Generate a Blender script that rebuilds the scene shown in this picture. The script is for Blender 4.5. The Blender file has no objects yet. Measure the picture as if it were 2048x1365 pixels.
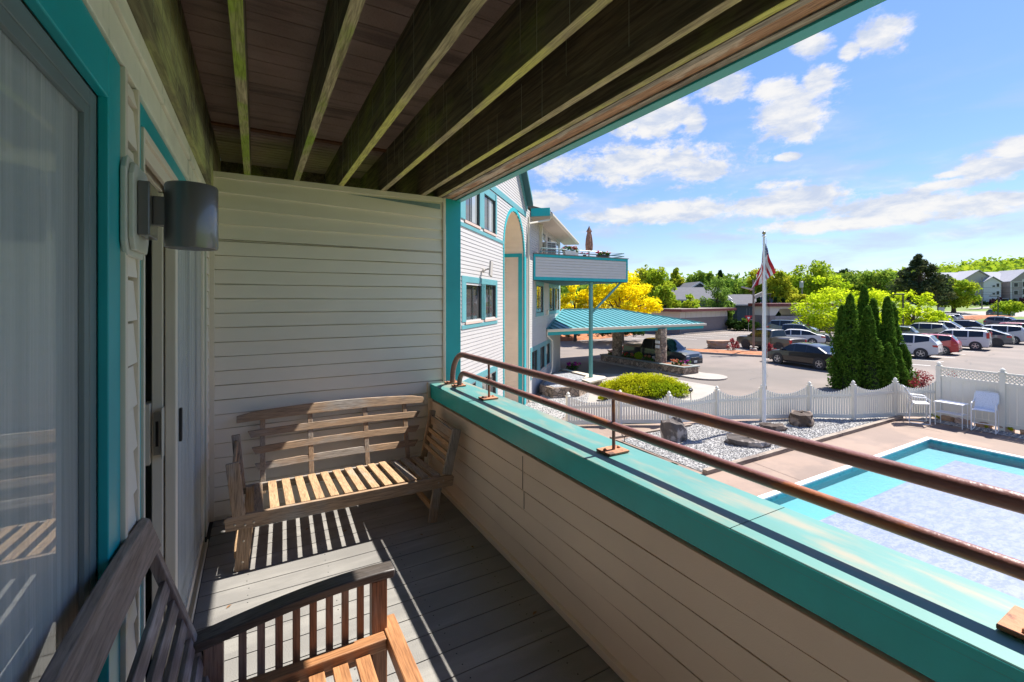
import bpy, math, random
import numpy as np
from mathutils import Vector, Matrix
SC = bpy.context.scene
COL = SC.collection
R = math.radians
# ------------------------------------------------------------------ camera, sky, sun, exposure
TH = R(29.4); CS, SN = math.cos(TH), math.sin(TH); FPX = 908.; HZ = 600.; EYE = 1.55; GZ = -2.65
cd = bpy.data.cameras.new("camera"); cam = bpy.data.objects.new("camera", cd); COL.objects.link(cam)
cam.location = (0, 0, EYE); cam.rotation_euler = (R(90), 0, -TH)
cd.sensor_width = 36; cd.lens = FPX/2048*36; cd.shift_y = -(682.5-HZ)/2048; cd.clip_start = .02; cd.clip_end = 9000
SC.camera = cam
SUN = Vector((.596, .018, .80)).normalized()
sd = bpy.data.lights.new("sun", 'SUN'); sd.energy = 3.8; sd.angle = R(.5); sd.color = (1, .955, .88)
so = bpy.data.objects.new("sun", sd); COL.objects.link(so); so.rotation_euler = SUN.to_track_quat('Z', 'Y').to_euler()
SC.view_settings.view_transform = 'Standard'; SC.view_settings.look = 'None'; SC.view_settings.gamma = 1
SC.view_settings.use_curve_mapping = False; SC.view_settings.exposure = 1.55

class NT:
    def __init__(s, tree): s.t = tree; s.n = tree.nodes; s.l = tree.links; s.n.clear()
    def new(s, typ, **kw):
        n = s.n.new(typ)
        for k, v in kw.items():
            if k.startswith('i_'): n.inputs[k[2:].replace('_', ' ')].default_value = v
            else: setattr(n, k, v)
        return n
    def link(s, a, b): s.l.new(a, b)
    def math(s, op, a, b=None, clamp=False):
        n = s.n.new('ShaderNodeMath'); n.operation = op; n.use_clamp = clamp
        for i, v in enumerate((a, b)):
            if v is None: continue
            if isinstance(v, (int, float)): n.inputs[i].default_value = v
            else: s.l.new(v, n.inputs[i])
        return n.outputs[0]
    def mix(s, fac, a, b):
        n = s.n.new('ShaderNodeMix'); n.data_type = 'RGBA'
        for idx, v in ((0, fac), (6, a), (7, b)):
            if isinstance(v, (int, float)): n.inputs[idx].default_value = v
            elif isinstance(v, tuple): n.inputs[idx].default_value = (*v[:3], 1)
            else: s.l.new(v, n.inputs[idx])
        return n.outputs[2]
    def ramp(s, fac, lo, hi, smooth=True):
        n = s.n.new('ShaderNodeMapRange'); n.interpolation_type = 'SMOOTHSTEP' if smooth else 'LINEAR'
        s.l.new(fac, n.inputs[0]); n.inputs[1].default_value = lo; n.inputs[2].default_value = hi
        return n.outputs[0]
    def noise(s, vec, scale, detail=4, rough=.55, dist=0):
        n = s.n.new('ShaderNodeTexNoise'); n.inputs['Scale'].default_value = scale; n.inputs['Detail'].default_value = detail
        n.inputs['Roughness'].default_value = rough; n.inputs['Distortion'].default_value = dist
        if vec is not None: s.l.new(vec, n.inputs['Vector'])
        return n.outputs['Fac']
    def scalev(s, vec, sx, sy, sz):
        n = s.n.new('ShaderNodeMapping'); n.inputs['Scale'].default_value = (sx, sy, sz); s.l.new(vec, n.inputs['Vector']); return n.outputs[0]

def ray(px, py):
    r = (px-1024)/FPX
    return Vector((r*CS+SN, -r*SN+CS, -(py-HZ)/FPX))
def P(px, py, z=GZ):      # where the sight line through this point of the view meets the level z
    d = ray(px, py); return Vector((0, 0, EYE)) + d*((z-EYE)/d.z)
def D(px, py, dep): return Vector((0, 0, EYE)) + ray(px, py)*dep

# world: Nishita sky, with cumulus banks placed by compass direction and height above the horizon
w = bpy.data.worlds.new("World"); SC.world = w; w.use_nodes = True
k = NT(w.node_tree)
out = k.new('ShaderNodeOutputWorld'); sky = k.new('ShaderNodeTexSky'); sky.sky_type = 'NISHITA'; sky.sun_disc = False
sky.sun_elevation = math.asin(SUN.z); sky.sun_rotation = math.atan2(SUN.x, SUN.y)
sky.air_density = 1.0; sky.dust_density = .1; sky.ozone_density = 2.5; sky.altitude = 100
tc = k.new('ShaderNodeTexCoord'); sep = k.new('ShaderNodeSeparateXYZ'); k.link(tc.outputs['Generated'], sep.inputs[0])
az = k.math('ARCTAN2', sep.outputs[0], sep.outputs[1]); el = k.math('ARCSINE', sep.outputs[2])
comb = k.new('ShaderNodeCombineXYZ'); k.link(az, comb.inputs[0]); k.link(el, comb.inputs[1])
blobs = []   # px, py, half width px, half height px in the view -> angles
for (px, py, hw, hh) in ((1770, 60, 62, 44), (1620, 85, 50, 32), (1700, 102, 22, 17), (1590, 225, 92, 62), (1550, 180, 50, 28), (1640, 165, 44, 32),
                         (1440, 180, 62, 34), (1300, 235, 110, 46), (1385, 235, 30, 30), (1260, 330, 215, 42), (1400, 345, 90, 32),
                         (1100, 402, 72, 22), (1560, 405, 190, 34), (1800, 410, 210, 36), (1990, 340, 120, 34), (1880, 372, 150, 17), (1980, 400, 140, 30), (2030, 300, 60, 26),
                         (1330, 425, 220, 22), (1700, 445, 260, 16), (1580, 313, 26, 9), (1900, 350, 60, 10), (2300, 330, 160, 60), (2700, 200, 300, 90), (700, 100, 300, 90)):
    d = ray(px, py); a0 = math.atan2(d.x, d.y); e0 = math.atan2(d.z, math.hypot(d.x, d.y))
    d1 = ray(px+hw, py); d2 = ray(px, py-hh)
    wa = abs(math.atan2(d1.x, d1.y)-a0); we = abs(math.atan2(d2.z, math.hypot(d2.x, d2.y))-e0)
    s1 = k.new('ShaderNodeVectorMath', operation='SUBTRACT'); k.link(comb.outputs[0], s1.inputs[0]); s1.inputs[1].default_value = (a0, e0, 0)
    s2 = k.new('ShaderNodeVectorMath', operation='MULTIPLY'); k.link(s1.outputs[0], s2.inputs[0]); s2.inputs[1].default_value = (1/wa, 1/we, 0)
    s3 = k.new('ShaderNodeVectorMath', operation='LENGTH'); k.link(s2.outputs[0], s3.inputs[0]); blobs.append(s3.outputs['Value'])
m = blobs[0]
for b in blobs[1:]: m = k.math('MINIMUM', m, b)
v1 = k.scalev(comb.outputs[0], 1, 1.7, 1)
n1 = k.noise(v1, 8, 10, .66, .25); n2 = k.noise(v1, 34, 8, .7, .2); n3 = k.noise(k.scalev(comb.outputs[0], 1, 4.5, 1), 5, 6, .55, .3)
dn = k.math('ADD', k.math('SUBTRACT', 1.10, m), k.math('MULTIPLY', k.math('SUBTRACT', n1, .5), 2.6))
dn = k.math('ADD', dn, k.math('MULTIPLY', k.math('SUBTRACT', n2, .5), 1.1))
dens = k.ramp(dn, -.08, .50)
low = k.ramp(k.math('MULTIPLY', el, -1), -.42, -.10)
wis = k.math('MULTIPLY', k.ramp(n3, .42, .70), k.math('MULTIPLY', low, .72))
dens = k.math('MAXIMUM', k.math('MULTIPLY', dens, .95), wis, clamp=True)
shade = k.ramp(k.math('ADD', k.math('MULTIPLY', k.noise(k.scalev(comb.outputs[0], 1, 2.4, 1), 14, 6, .6, .3), .9), k.math('MULTIPLY', dn, .12)), .34, .66)
ccol = k.mix(shade, (.62, .70, .86), (1.0, .98, .95))
hs = k.new('ShaderNodeHueSaturation'); hs.inputs['Saturation'].default_value = 1.08; k.link(sky.outputs[0], hs.inputs['Color'])
grad = k.mix(k.ramp(el, 0.0, .62, False), (.55, .55, .61), (.74, .76, .99))     # clear dry air: a paler, less glaring horizon
mg = k.new('ShaderNodeMix'); mg.data_type = 'RGBA'; mg.blend_type = 'MULTIPLY'; mg.inputs[0].default_value = 1; k.link(hs.outputs[0], mg.inputs[6]); k.link(grad, mg.inputs[7])
bg1 = k.new('ShaderNodeBackground'); k.link(mg.outputs[2], bg1.inputs[0]); bg1.inputs[1].default_value = .078
bg2 = k.new('ShaderNodeBackground'); k.link(ccol, bg2.inputs[0]); bg2.inputs[1].default_value = .335
mx = k.new('ShaderNodeMixShader'); k.link(dens, mx.inputs[0]); k.link(bg1.outputs[0], mx.inputs[1]); k.link(bg2.outputs[0], mx.inputs[2])
k.link(mx.outputs[0], out.inputs[0])

# ------------------------------------------------------------------ materials
MATS = {}
def mat(name, c, rough=.6, metal=0, var=0, vscale=3, bump=0, bscale=60, c2=None, c2scale=2, c2lo=.5, c2hi=.65, c2stretch=(1, 1, 1), spec=.5, coat=0):
    if name in MATS: return MATS[name]
    m = bpy.data.materials.new(name); m.use_nodes = True; k = NT(m.node_tree)
    o = k.new('ShaderNodeOutputMaterial'); b = k.new('ShaderNodeBsdfPrincipled'); k.link(b.outputs[0], o.inputs[0])
    b.inputs['Roughness'].default_value = rough; b.inputs['Metallic'].default_value = metal
    b.inputs['Specular IOR Level'].default_value = spec; b.inputs['Coat Weight'].default_value = coat; b.inputs['Coat Roughness'].default_value = .05
    tc = k.new('ShaderNodeTexCoord'); v = tc.outputs['Object']; cc = None
    if c2:
        f = k.ramp(k.noise(k.scalev(v, *c2stretch), c2scale, 6, .6, .2), c2lo, c2hi); cc = k.mix(f, c, c2)
    if var:
        n = k.noise(v, vscale, 5); f = k.ramp(n, .25, .75, False)
        base = cc if cc is not None else c
        mul = k.new('ShaderNodeMix'); mul.data_type = 'RGBA'; mul.blend_type = 'MULTIPLY'; mul.inputs[0].default_value = 1
        if isinstance(base, tuple): mul.inputs[6].default_value = (*base, 1)
        else: k.link(base, mul.inputs[6])
        g = k.mix(f, (1-var,)*3, (1+var,)*3); k.link(g, mul.inputs[7]); cc = mul.outputs[2]
    if cc is not None: k.link(cc, b.inputs['Base Color'])
    else: b.inputs['Base Color'].default_value = (*c, 1)
    if bump:
        bn = k.new('ShaderNodeBump'); bn.inputs['Strength'].default_value = bump; bn.inputs['Distance'].default_value = .01
        k.link(k.noise(v, bscale, 4), bn.inputs['Height']); k.link(bn.outputs[0], b.inputs['Normal'])
    MATS[name] = m; return m

def wood(name, axis, ca, cb, cc=None, ccscale=1.5, cclo=.5, cchi=.62, rough=.75, grain=45, bump=.5, gmix=(.3, .7)):
    if name in MATS: return MATS[name]
    m = bpy.data.materials.new(name); m.use_nodes = True; k = NT(m.node_tree)
    o = k.new('ShaderNodeOutputMaterial'); b = k.new('ShaderNodeBsdfPrincipled'); k.link(b.outputs[0], o.inputs[0]); b.inputs['Roughness'].default_value = rough
    tc = k.new('ShaderNodeTexCoord'); v = tc.outputs['Object']
    s = [1, 1, 1]; s[axis] = .06
    g = k.noise(k.scalev(v, *s), grain, 5, .65, .6); f = k.ramp(g, *gmix)
    col = k.mix(f, ca, cb)
    if cc:
        f2 = k.ramp(k.noise(k.scalev(v, *[1 if i != axis else .45 for i in range(3)]), ccscale, 6, .62, .3), cclo, cchi); col = k.mix(f2, col, cc)
    g2 = k.noise(k.scalev(v, *s), grain*3.1, 3, .6); 
    mul = k.new('ShaderNodeMix'); mul.data_type = 'RGBA'; mul.blend_type = 'MULTIPLY'; mul.inputs[0].default_value = 1
    k.link(col, mul.inputs[6]); k.link(k.mix(k.ramp(g2, .3, .62), (.62, .6, .58), (1.12, 1.12, 1.12)), mul.inputs[7])
    k.link(mul.outputs[2], b.inputs['Base Color'])
    bn = k.new('ShaderNodeBump'); bn.inputs['Strength'].default_value = bump; bn.inputs['Distance'].default_value = .004
    k.link(g, bn.inputs['Height']); k.link(bn.outputs[0], b.inputs['Normal'])
    MATS[name] = m; return m

def leafmat(name, c1, c2, c3=None, trans=.35):
    if name in MATS: return MATS[name]
    m = bpy.data.materials.new(name); m.use_nodes = True; k = NT(m.node_tree)
    o = k.new('ShaderNodeOutputMaterial'); g = k.new('ShaderNodeNewGeometry')
    tc = k.new('ShaderNodeTexCoord')
    f = k.ramp(g.outputs['Random Per Island'], 0, 1, False); col = k.mix(f, c1, c2)
    if c3: col = k.mix(k.ramp(k.noise(tc.outputs['Object'], .55, 3), .46, .62), col, c3)
    d = k.new('ShaderNodeBsdfDiffuse'); k.link(col, d.inputs[0]); t = k.new('ShaderNodeBsdfTranslucent'); k.link(col, t.inputs[0])
    mx = k.new('ShaderNodeMixShader'); mx.inputs[0].default_value = trans; k.link(d.outputs[0], mx.inputs[1]); k.link(t.outputs[0], mx.inputs[2]); k.link(mx.outputs[0], o.inputs[0])
    MATS[name] = m; return m

def stonework(name, c1, c2, mortar, scale=5, width=.035):
    if name in MATS: return MATS[name]
    m = bpy.data.materials.new(name); m.use_nodes = True; k = NT(m.node_tree)
    o = k.new('ShaderNodeOutputMaterial'); b = k.new('ShaderNodeBsdfPrincipled'); k.link(b.outputs[0], o.inputs[0]); b.inputs['Roughness'].default_value = .85
    tc = k.new('ShaderNodeTexCoord'); v = tc.outputs['Object']
    v1 = k.new('ShaderNodeTexVoronoi', feature='F1'); v1.inputs['Scale'].default_value = scale; k.link(v, v1.inputs['Vector'])
    v2 = k.new('ShaderNodeTexVoronoi', feature='DISTANCE_TO_EDGE'); v2.inputs['Scale'].default_value = scale; k.link(v, v2.inputs['Vector'])
    sp = k.new('ShaderNodeSeparateColor'); k.link(v1.outputs['Color'], sp.inputs[0])
    c = k.mix(sp.outputs[0], c1, c2); n = k.noise(v, 22, 4); c = k.mix(k.math('MULTIPLY', n, .6), c, (.16, .11, .08))
    e = k.ramp(v2.outputs['Distance'], width*.4, width*1.3); c = k.mix(e, mortar, c); k.link(c, b.inputs['Base Color'])
    bn = k.new('ShaderNodeBump'); bn.inputs['Strength'].default_value = .9; bn.inputs['Distance'].default_value = .03
    k.link(k.math('ADD', e, k.math('MULTIPLY', n, .4)), bn.inputs['Height']); k.link(bn.outputs[0], b.inputs['Normal'])
    MATS[name] = m; return m

def glassy(name, c, rough=.05, gloss=.35):     # window glass over a dim room or a curtain: tinted body with a mirror coat
    if name in MATS: return MATS[name]
    m = bpy.data.materials.new(name); m.use_nodes = True; k = NT(m.node_tree)
    o = k.new('ShaderNodeOutputMaterial'); d = k.new('ShaderNodeBsdfDiffuse'); d.inputs[0].default_value = (*c, 1)
    g = k.new('ShaderNodeBsdfGlossy'); g.inputs[0].default_value = (.9, .95, 1, 1); g.inputs['Roughness'].default_value = rough
    lw = k.new('ShaderNodeLayerWeight'); f = k.math('ADD', k.math('MULTIPLY', k.math('POWER', lw.outputs['Facing'], 4.0), .8), gloss+.045, clamp=True); lw.inputs[0].default_value = .5
    mx = k.new('ShaderNodeMixShader'); k.link(f, mx.inputs[0]); k.link(d.outputs[0], mx.inputs[1]); k.link(g.outputs[0], mx.inputs[2]); k.link(mx.outputs[0], o.inputs[0])
    MATS[name] = m; return m

TEAL = mat('teal_paint', (.004, .36, .40), .38, var=.12, vscale=2.5)
TEALF = mat('faded_teal_paint', (.10, .29, .315), .45, var=.08)
TEALR = mat('teal_roof_metal', (.10, .33, .34), .35, metal=.2, var=.06)
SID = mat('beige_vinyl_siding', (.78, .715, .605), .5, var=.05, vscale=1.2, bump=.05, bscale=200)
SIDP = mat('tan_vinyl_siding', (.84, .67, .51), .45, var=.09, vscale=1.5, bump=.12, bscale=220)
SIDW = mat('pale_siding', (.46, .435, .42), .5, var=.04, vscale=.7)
TRIM = mat('cream_trim', (.70, .63, .51), .45, var=.04)
WHITE = mat('white_vinyl', (.56, .56, .54), .4)
BLACK = mat('black_rubber', (.012, .012, .013), .7)
DARK = mat('dark_interior', (.03, .03, .03), .8)
CHROME = mat('bright_metal', (.7, .7, .72), .25, metal=.9)
STONE = stonework('field_stone', (.22, .15, .10), (.62, .48, .37), (.10, .085, .07), 5.5, .05)
CONC = mat('pale_concrete', (.32, .285, .25), .8, var=.12, vscale=1.2, bump=.2, bscale=120)

# ------------------------------------------------------------------ mesh helpers
class MB:
    def __init__(s): s.v = []; s.f = []; s.mi = []; s.cur = 0
    def add(s, vs, fs):
        o = len(s.v); s.v += [tuple(v) for v in vs]; s.f += [tuple(i+o for i in f) for f in fs]; s.mi += [s.cur]*len(fs); return s
    def box(s, x0, x1, y0, y1, z0, z1):
        return s.add([(x0, y0, z0), (x1, y0, z0), (x1, y1, z0), (x0, y1, z0), (x0, y0, z1), (x1, y0, z1), (x1, y1, z1), (x0, y1, z1)],
                     [(0, 3, 2, 1), (4, 5, 6, 7), (0, 1, 5, 4), (1, 2, 6, 5), (2, 3, 7, 6), (3, 0, 4, 7)])
    def bar(s, a, b, wd, ht, up=(0, 0, 1)):       # rectangular bar from a to b; ht is measured along up
        a = Vector(a); b = Vector(b); d = (b-a).normalized(); up = Vector(up); sd = d.cross(up).normalized(); u = sd.cross(d).normalized()
        vs = [p+sd*(i*wd/2)+u*(j*ht/2) for p in (a, b) for i, j in ((-1, -1), (1, -1), (1, 1), (-1, 1))]
        return s.add(vs, [(0, 1, 2, 3), (7, 6, 5, 4), (0, 4, 5, 1), (1, 5, 6, 2), (2, 6, 7, 3), (3, 7, 4, 0)])
    def tube(s, pts, r, n=10, caps=True):
        pts = [Vector(p) for p in pts]; rs = r if isinstance(r, (list, tuple)) else [r]*len(pts); o = len(s.v); prev = None
        for i, p in enumerate(pts):
            d = ((pts[i+1]-p) if i == 0 else (p-pts[i-1]) if i == len(pts)-1 else (pts[i+1]-pts[i-1])).normalized()
            if prev is None: a = d.orthogonal().normalized()
            else:
                a = prev-d*prev.dot(d); a = a.normalized() if a.length > 1e-5 else d.orthogonal().normalized()
            prev = a; b = d.cross(a)
            for j in range(n):
                t = 2*math.pi*j/n; s.v.append(tuple(p+(a*math.cos(t)+b*math.sin(t))*rs[i]))
        for i in range(len(pts)-1):
            for j in range(n):
                k2 = (j+1) % n; s.f.append((o+i*n+j, o+i*n+k2, o+(i+1)*n+k2, o+(i+1)*n+j)); s.mi.append(s.cur)
        if caps:
            s.f.append(tuple(o+j for j in reversed(range(n)))); s.mi.append(s.cur)
            s.f.append(tuple(o+(len(pts)-1)*n+j for j in range(n))); s.mi.append(s.cur)
        return s
    def lathe(s, prof, c=(0, 0, 0), n=20, axis='z'):
        o = len(s.v)
        for (r, h) in prof:
            for j in range(n):
                t = 2*math.pi*j/n; x, y = r*math.cos(t), r*math.sin(t)
                p = (x, y, h) if axis == 'z' else (x, h, y) if axis == 'y' else (h, x, y)
                s.v.append((p[0]+c[0], p[1]+c[1], p[2]+c[2]))
        for i in range(len(prof)-1):
            for j in range(n):
                k2 = (j+1) % n; s.f.append((o+i*n+j, o+i*n+k2, o+(i+1)*n+k2, o+(i+1)*n+j)); s.mi.append(s.cur)
        s.f.append(tuple(o+j for j in reversed(range(n)))); s.mi.append(s.cur)
        s.f.append(tuple(o+(len(prof)-1)*n+j for j in range(n))); s.mi.append(s.cur)
        return s
    def prism(s, poly, z0, z1):
        n = len(poly); vs = [(p[0], p[1], z0) for p in poly]+[(p[0], p[1], z1) for p in poly]
        return s.add(vs, [tuple(reversed(range(n))), tuple(range(n, 2*n))]+[(i, (i+1) % n, n+(i+1) % n, n+i) for i in range(n)])
    def extr(s, prof, axis, a, b):                # profile in the plane normal to axis, extruded from a to b
        n = len(prof)
        def m(p, t): return (t, p[0], p[1]) if axis == 0 else (p[0], t, p[1]) if axis == 1 else (p[0], p[1], t)
        return s.add([m(p, a) for p in prof]+[m(p, b) for p in prof], [tuple(reversed(range(n))), tuple(range(n, 2*n))]+[(i, (i+1) % n, n+(i+1) % n, n+i) for i in range(n)])
    def quad(s, a, b, c, d): return s.add([a, b, c, d], [(0, 1, 2, 3)])
    def build(s, name, m, parent=None, smooth=False, bevel=0, loc=None, rz=0, angle=35):
        me = bpy.data.meshes.new(name); me.from_pydata(s.v, [], s.f)
        ms = m if isinstance(m, (list, tuple)) else [m]
        for x in ms: me.materials.append(x)
        if len(ms) > 1: me.polygons.foreach_set('material_index', s.mi)
        me.update()
        if smooth:
            me.shade_smooth(); me.set_sharp_from_angle(angle=R(angle))
        o = bpy.data.objects.new(name, me); COL.objects.link(o)
        if parent: o.parent = parent
        if loc is not None: o.location = loc
        if rz: o.rotation_euler.z = rz
        if bevel:
            b = o.modifiers.new('bevel', 'BEVEL'); b.width = bevel; b.segments = 2; b.limit_method = 'ANGLE'
        return o
def tag(o, label=None, cat=None, group=None, kind=None):
    for a, b in (('label', label), ('category', cat), ('group', group), ('kind', kind)):
        if b: o[a] = b
    return o
def thing(name, label, cat, loc=(0, 0, 0), rz=0, group=None):
    o = bpy.data.objects.new(name, None); COL.objects.link(o); o.location = loc; o.rotation_euler.z = rz; o.empty_display_size = .2
    return tag(o, label, cat, group)
def struct(name, mb, m, smooth=False, kind='structure'):
    return tag(mb.build(name, m, smooth=smooth), kind=kind)
def dup(root, loc, rz, label=None, group=None):
    r = root.copy(); COL.objects.link(r); r.location = loc; r.rotation_euler.z = rz
    if label: r['label'] = label
    if group: r['group'] = group
    def rec(a, b):
        for ch in a.children:
            c = ch.copy(); COL.objects.link(c); c.parent = b; rec(ch, c)
    rec(root, r)
    return r

def siding(mb, x0, x1, z0, z1, e=.102, d=.012, holes=(), clip=None, phase=0., slot=.009, wav=0):
    # clapboards on the local plane y=0 facing -y: each course tips out at its foot
    z = z0-phase
    while z < z1-1e-4:
        a = max(z, z0); t = min(z+e, z1); zm = (a+t)/2; ivs = [(x0, x1)]
        if clip:
            c = clip(zm)
            if c is None: z += e; continue
            ivs = [(max(x0, c[0]), min(x1, c[1]))]
        for (hx0, hx1, hz0, hz1) in holes:
            if hz0 < zm < hz1:
                nv = []
                for (p, q) in ivs:
                    if hx1 <= p or hx0 >= q: nv.append((p, q)); continue
                    if hx0 > p: nv.append((p, hx0))
                    if hx1 < q: nv.append((hx1, q))
                ivs = nv
        if wav:
            nv = []
            for (p, q) in ivs:
                ns = max(1, int((q-p)/.12)); nv += [(p+(q-p)*i_/ns, p+(q-p)*(i_+1)/ns) for i_ in range(ns)]
            for (p, q) in nv:
                f_ = lambda x_: (wav*(.6*math.sin(x_*4.1+z*9)+.5*math.sin(x_*9.7-z*17)), wav*.7*math.sin(x_*5.3+z*23))
                (zp, yp), (zq, yq) = f_(p), f_(q); k_ = -d*.55; sl = slot
                mb.add([(p, -d+yp, a+zp), (q, -d+yq, a+zq), (q, k_+yq, t-sl+zq*.3), (p, k_+yp, t-sl+zp*.3), (p, .014, a+zp), (q, .014, a+zq), (q, .014, t-sl+zq*.3), (p, .014, t-sl+zp*.3), (q, .014, t+.006), (p, .014, t+.006)],
                       [(0, 1, 2, 3), (0, 4, 5, 1), (3, 2, 6, 7), (7, 6, 8, 9)])
            z += e; continue
        for (p, q) in ivs:
            if q-p < .01: continue
            s_ = max(.0008, min(slot, (t-a)*.4)); k_ = -d*.62      # the course foot overhangs a real slot above the course below
            mb.add([(p, -d, a), (q, -d, a), (q, k_, t-s_), (p, k_, t-s_), (p, .014, a), (q, .014, a), (q, .014, t-s_), (p, .014, t-s_), (q, .014, t), (p, .014, t)],
                   [(0, 1, 2, 3), (0, 4, 5, 1), (0, 3, 7, 4), (1, 5, 6, 2), (3, 2, 6, 7), (7, 6, 8, 9)])
        z += e

# ------------------------------------------------------------------ foliage
def leaves(cent, rad, per, size, seed, out=.35, flat=0, elong=1.6, hollow=.5):
    rg = np.random.default_rng(seed); cent = np.asarray(cent, float); rad = np.asarray(rad, float)
    n = len(cent)*per; ci = np.repeat(np.arange(len(cent)), per)
    d = rg.normal(size=(n, 3)); d /= np.linalg.norm(d, axis=1)[:, None]
    rr = hollow+(1-hollow)*rg.random(n)**.7
    pos = cent[ci]+d*rad[ci]*rr[:, None]
    nr = d*out+rg.normal(size=(n, 3))*.55; nr[:, 2] += flat+.15
    nr /= np.linalg.norm(nr, axis=1)[:, None]
    t = np.cross(nr, rg.normal(size=(n, 3))); t /= np.linalg.norm(t, axis=1)[:, None]; b = np.cross(nr, t)
    s = size*(.6+.8*rg.random(n))[:, None]
    return np.stack([pos-t*s*elong/2, pos-b*s/2, pos+t*s*elong/2, pos+b*s/2], 1).reshape(-1, 3)
def leafobj(name, verts, m, parent=None):
    n = len(verts)//4; me = bpy.data.meshes.new(name)
    me.vertices.add(n*4); me.vertices.foreach_set('co', verts.astype(np.float32).ravel())
    me.loops.add(n*4); me.loops.foreach_set('vertex_index', np.arange(n*4, dtype=np.int32))
    me.polygons.add(n); me.polygons.foreach_set('loop_start', np.arange(0, n*4, 4, dtype=np.int32))
    me.materials.append(m); me.update(calc_edges=True)
    o = bpy.data.objects.new(name, me); COL.objects.link(o)
    if parent: o.parent = parent
    return o
BARK = mat('tree_bark', (.10, .075, .055), .9, var=.25, vscale=3, bump=.6, bscale=15)
def tree(name, label, base, crown_w, z_lo, z_hi, lm, n=70, per=60, leaf=.16, seed=1, shape='round', group=None, cat='tree', trunk=None, clump=.2, flat=0, depthk=1., limbs=True, hollow=.45):
    """base = world point of the trunk foot; z_lo, z_hi = height of the crown's underside and top above the base"""
    rd = random.Random(seed); t = thing(name, label, cat, base, 0, group)
    H = z_hi; rw = crown_w/2; cz = (z_lo+z_hi)/2; rz_ = (z_hi-z_lo)/2; C = []; RR = []
    for i in range(n):
        while True:
            x, y, z = rd.uniform(-1, 1), rd.uniform(-1, 1), rd.uniform(-1, 1)
            q = x*x+y*y+z*z
            if q > 1: continue
            if q < .22 and rd.random() < .7: continue
            break
        if shape == 'cone': f = max(.08, (1-z)/2)**.8; px, py = x*rw*f*1.25, y*rw*f*1.25
        elif shape == 'vase': f = .55+.45*(z+1)/2; px, py = x*rw*f*1.1, y*rw*f*1.1
        elif shape == 'dome': f = 1.0; px, py = x*rw, y*rw; z = abs(z)*1.6-.85 if z > -.6 else z
        else: px, py = x*rw, y*rw
        c = clump*crown_w*rd.uniform(.6, 1.15)*(1 if shape != 'cone' else .45+.6*f)
        C.append((px*(1-c/crown_w*.8), py*(1-c/crown_w*.8)*depthk, cz+z*(rz_-c*.35))); RR.append((c*.62, c*.62, c*(.42 if flat else .55)))
    zt = max(c[2]+r[2] for c, r in zip(C, RR)); zb_ = min(c[2]-r[2] for c, r in zip(C, RR)); wx_ = max(math.hypot(c[0], c[1])+r[0] for c, r in zip(C, RR))
    fz, fx = (z_hi-z_lo)/(zt-zb_), rw/wx_*1.04
    C = [(c[0]*fx, c[1]*fx, z_lo+(c[2]-zb_)*fz) for c in C]
    mb = MB(); tr = trunk or max(.07, crown_w*.025)
    top = z_hi*.8 if shape == 'cone' else cz
    mb.tube([(0, 0, -.1), (tr*.3, 0, z_lo*.6+.1), (0, tr*.4, cz*.9), (0, 0, top)], [tr*1.25, tr, tr*.7, tr*.2], 8)
    mb.build('trunk', BARK, t, smooth=True)
    if limbs:
        lb = MB()
        for i in range(0, n, max(1, n//26)):
            c = C[i]; h = min(c[2]-.1, max(z_lo*.7, c[2]*.55)); m1 = (c[0]*.45, c[1]*.45, (h+c[2])/2+.05*H)
            lb.tube([(0, 0, h), m1, c], [tr*.45, tr*.25, tr*.08], 5, False)
        lb.build('limb', BARK, t, smooth=True)
    leafobj('crown', leaves(C, RR, per, leaf, seed, flat=flat, hollow=hollow), lm, t)
    return t
# ================================================================== OUR BALCONY
FLOORM = mat('grey_composite_board', (.215, .205, .19), .6, var=.16, vscale=2.2, bump=.25, bscale=160, c2=(.29, .275, .25), c2scale=1.3, c2lo=.45, c2hi=.7, c2stretch=(1, 5, 1))
mb = MB(); y = -1.88; i = 0
rd = random.Random(4)
while y < 3.8:
    y1 = min(y+.134, 3.805); mb.cur = 0; mb.box(-.262, 1.318, y, y1, -.025, 0)
    mb.cur = 1
    for jx in (-.04, .36, .76, 1.16):
        for dy in (.033, .10):
            if y+dy < 3.78: mb.lathe([(.0032, 0.0003), (.0030, .0009)], (jx+rd.uniform(-.006, .006), y+dy+rd.uniform(-.006, .006), 0), 8)
    y += .1395
mb.cur = 1; mb.box(-.48, 1.34, -1.9, 3.81, -.06, -.026).box(-.48, -.263, -1.9, 3.81, -.025, -.001)
struct('deck_floor', mb, [FLOORM, BLACK])

# partition wall with the green-blue corner post
pw = thing('partition_wall', 'beige lap-sided partition wall closing the far end of the balcony', 'wall', (0, 3.81, 0))
mb = MB(); siding(mb, -.262, 1.436, 0.03, 1.98, d=.017, slot=.006, wav=.0022); 
def wedge(z): return (-.262, 1.436)
zz = [(1.98, 1.975, 2.085, 2.082), (2.085, 2.082, 2.20, 2.165), (2.20, 2.165, 2.312, 2.262), (2.312, 2.262, 2.43, 2.43)]
for (a, a2, b, b2) in zz:
    mb.add([(-.262, -.017, a), (1.436, -.017, a2), (1.436, -.002, b2), (-.262, -.002, b), (-.262, .015, a), (1.436, .015, a2)], [(0, 1, 2, 3), (0, 4, 5, 1)])
mb.build('siding', SID, pw)
MB().box(-.26, 1.435, .016, .12, 0, 2.44).build('core', SID, pw)
m_ = MB(); m_.box(-.262, 1.436, -.022, 0, 2.41, 2.452).box(-.285, -.255, -.024, 0, 0, 2.45).box(-.262, 1.318, -.02, 0, 0, .03).box(1.436, 1.461, -.026, .12, .80, 2.45)
m_.box(1.30, 1.436, -.024, -.013, .80, .835).box(1.295, 1.315, -.03, 0, .70, .835)
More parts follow.
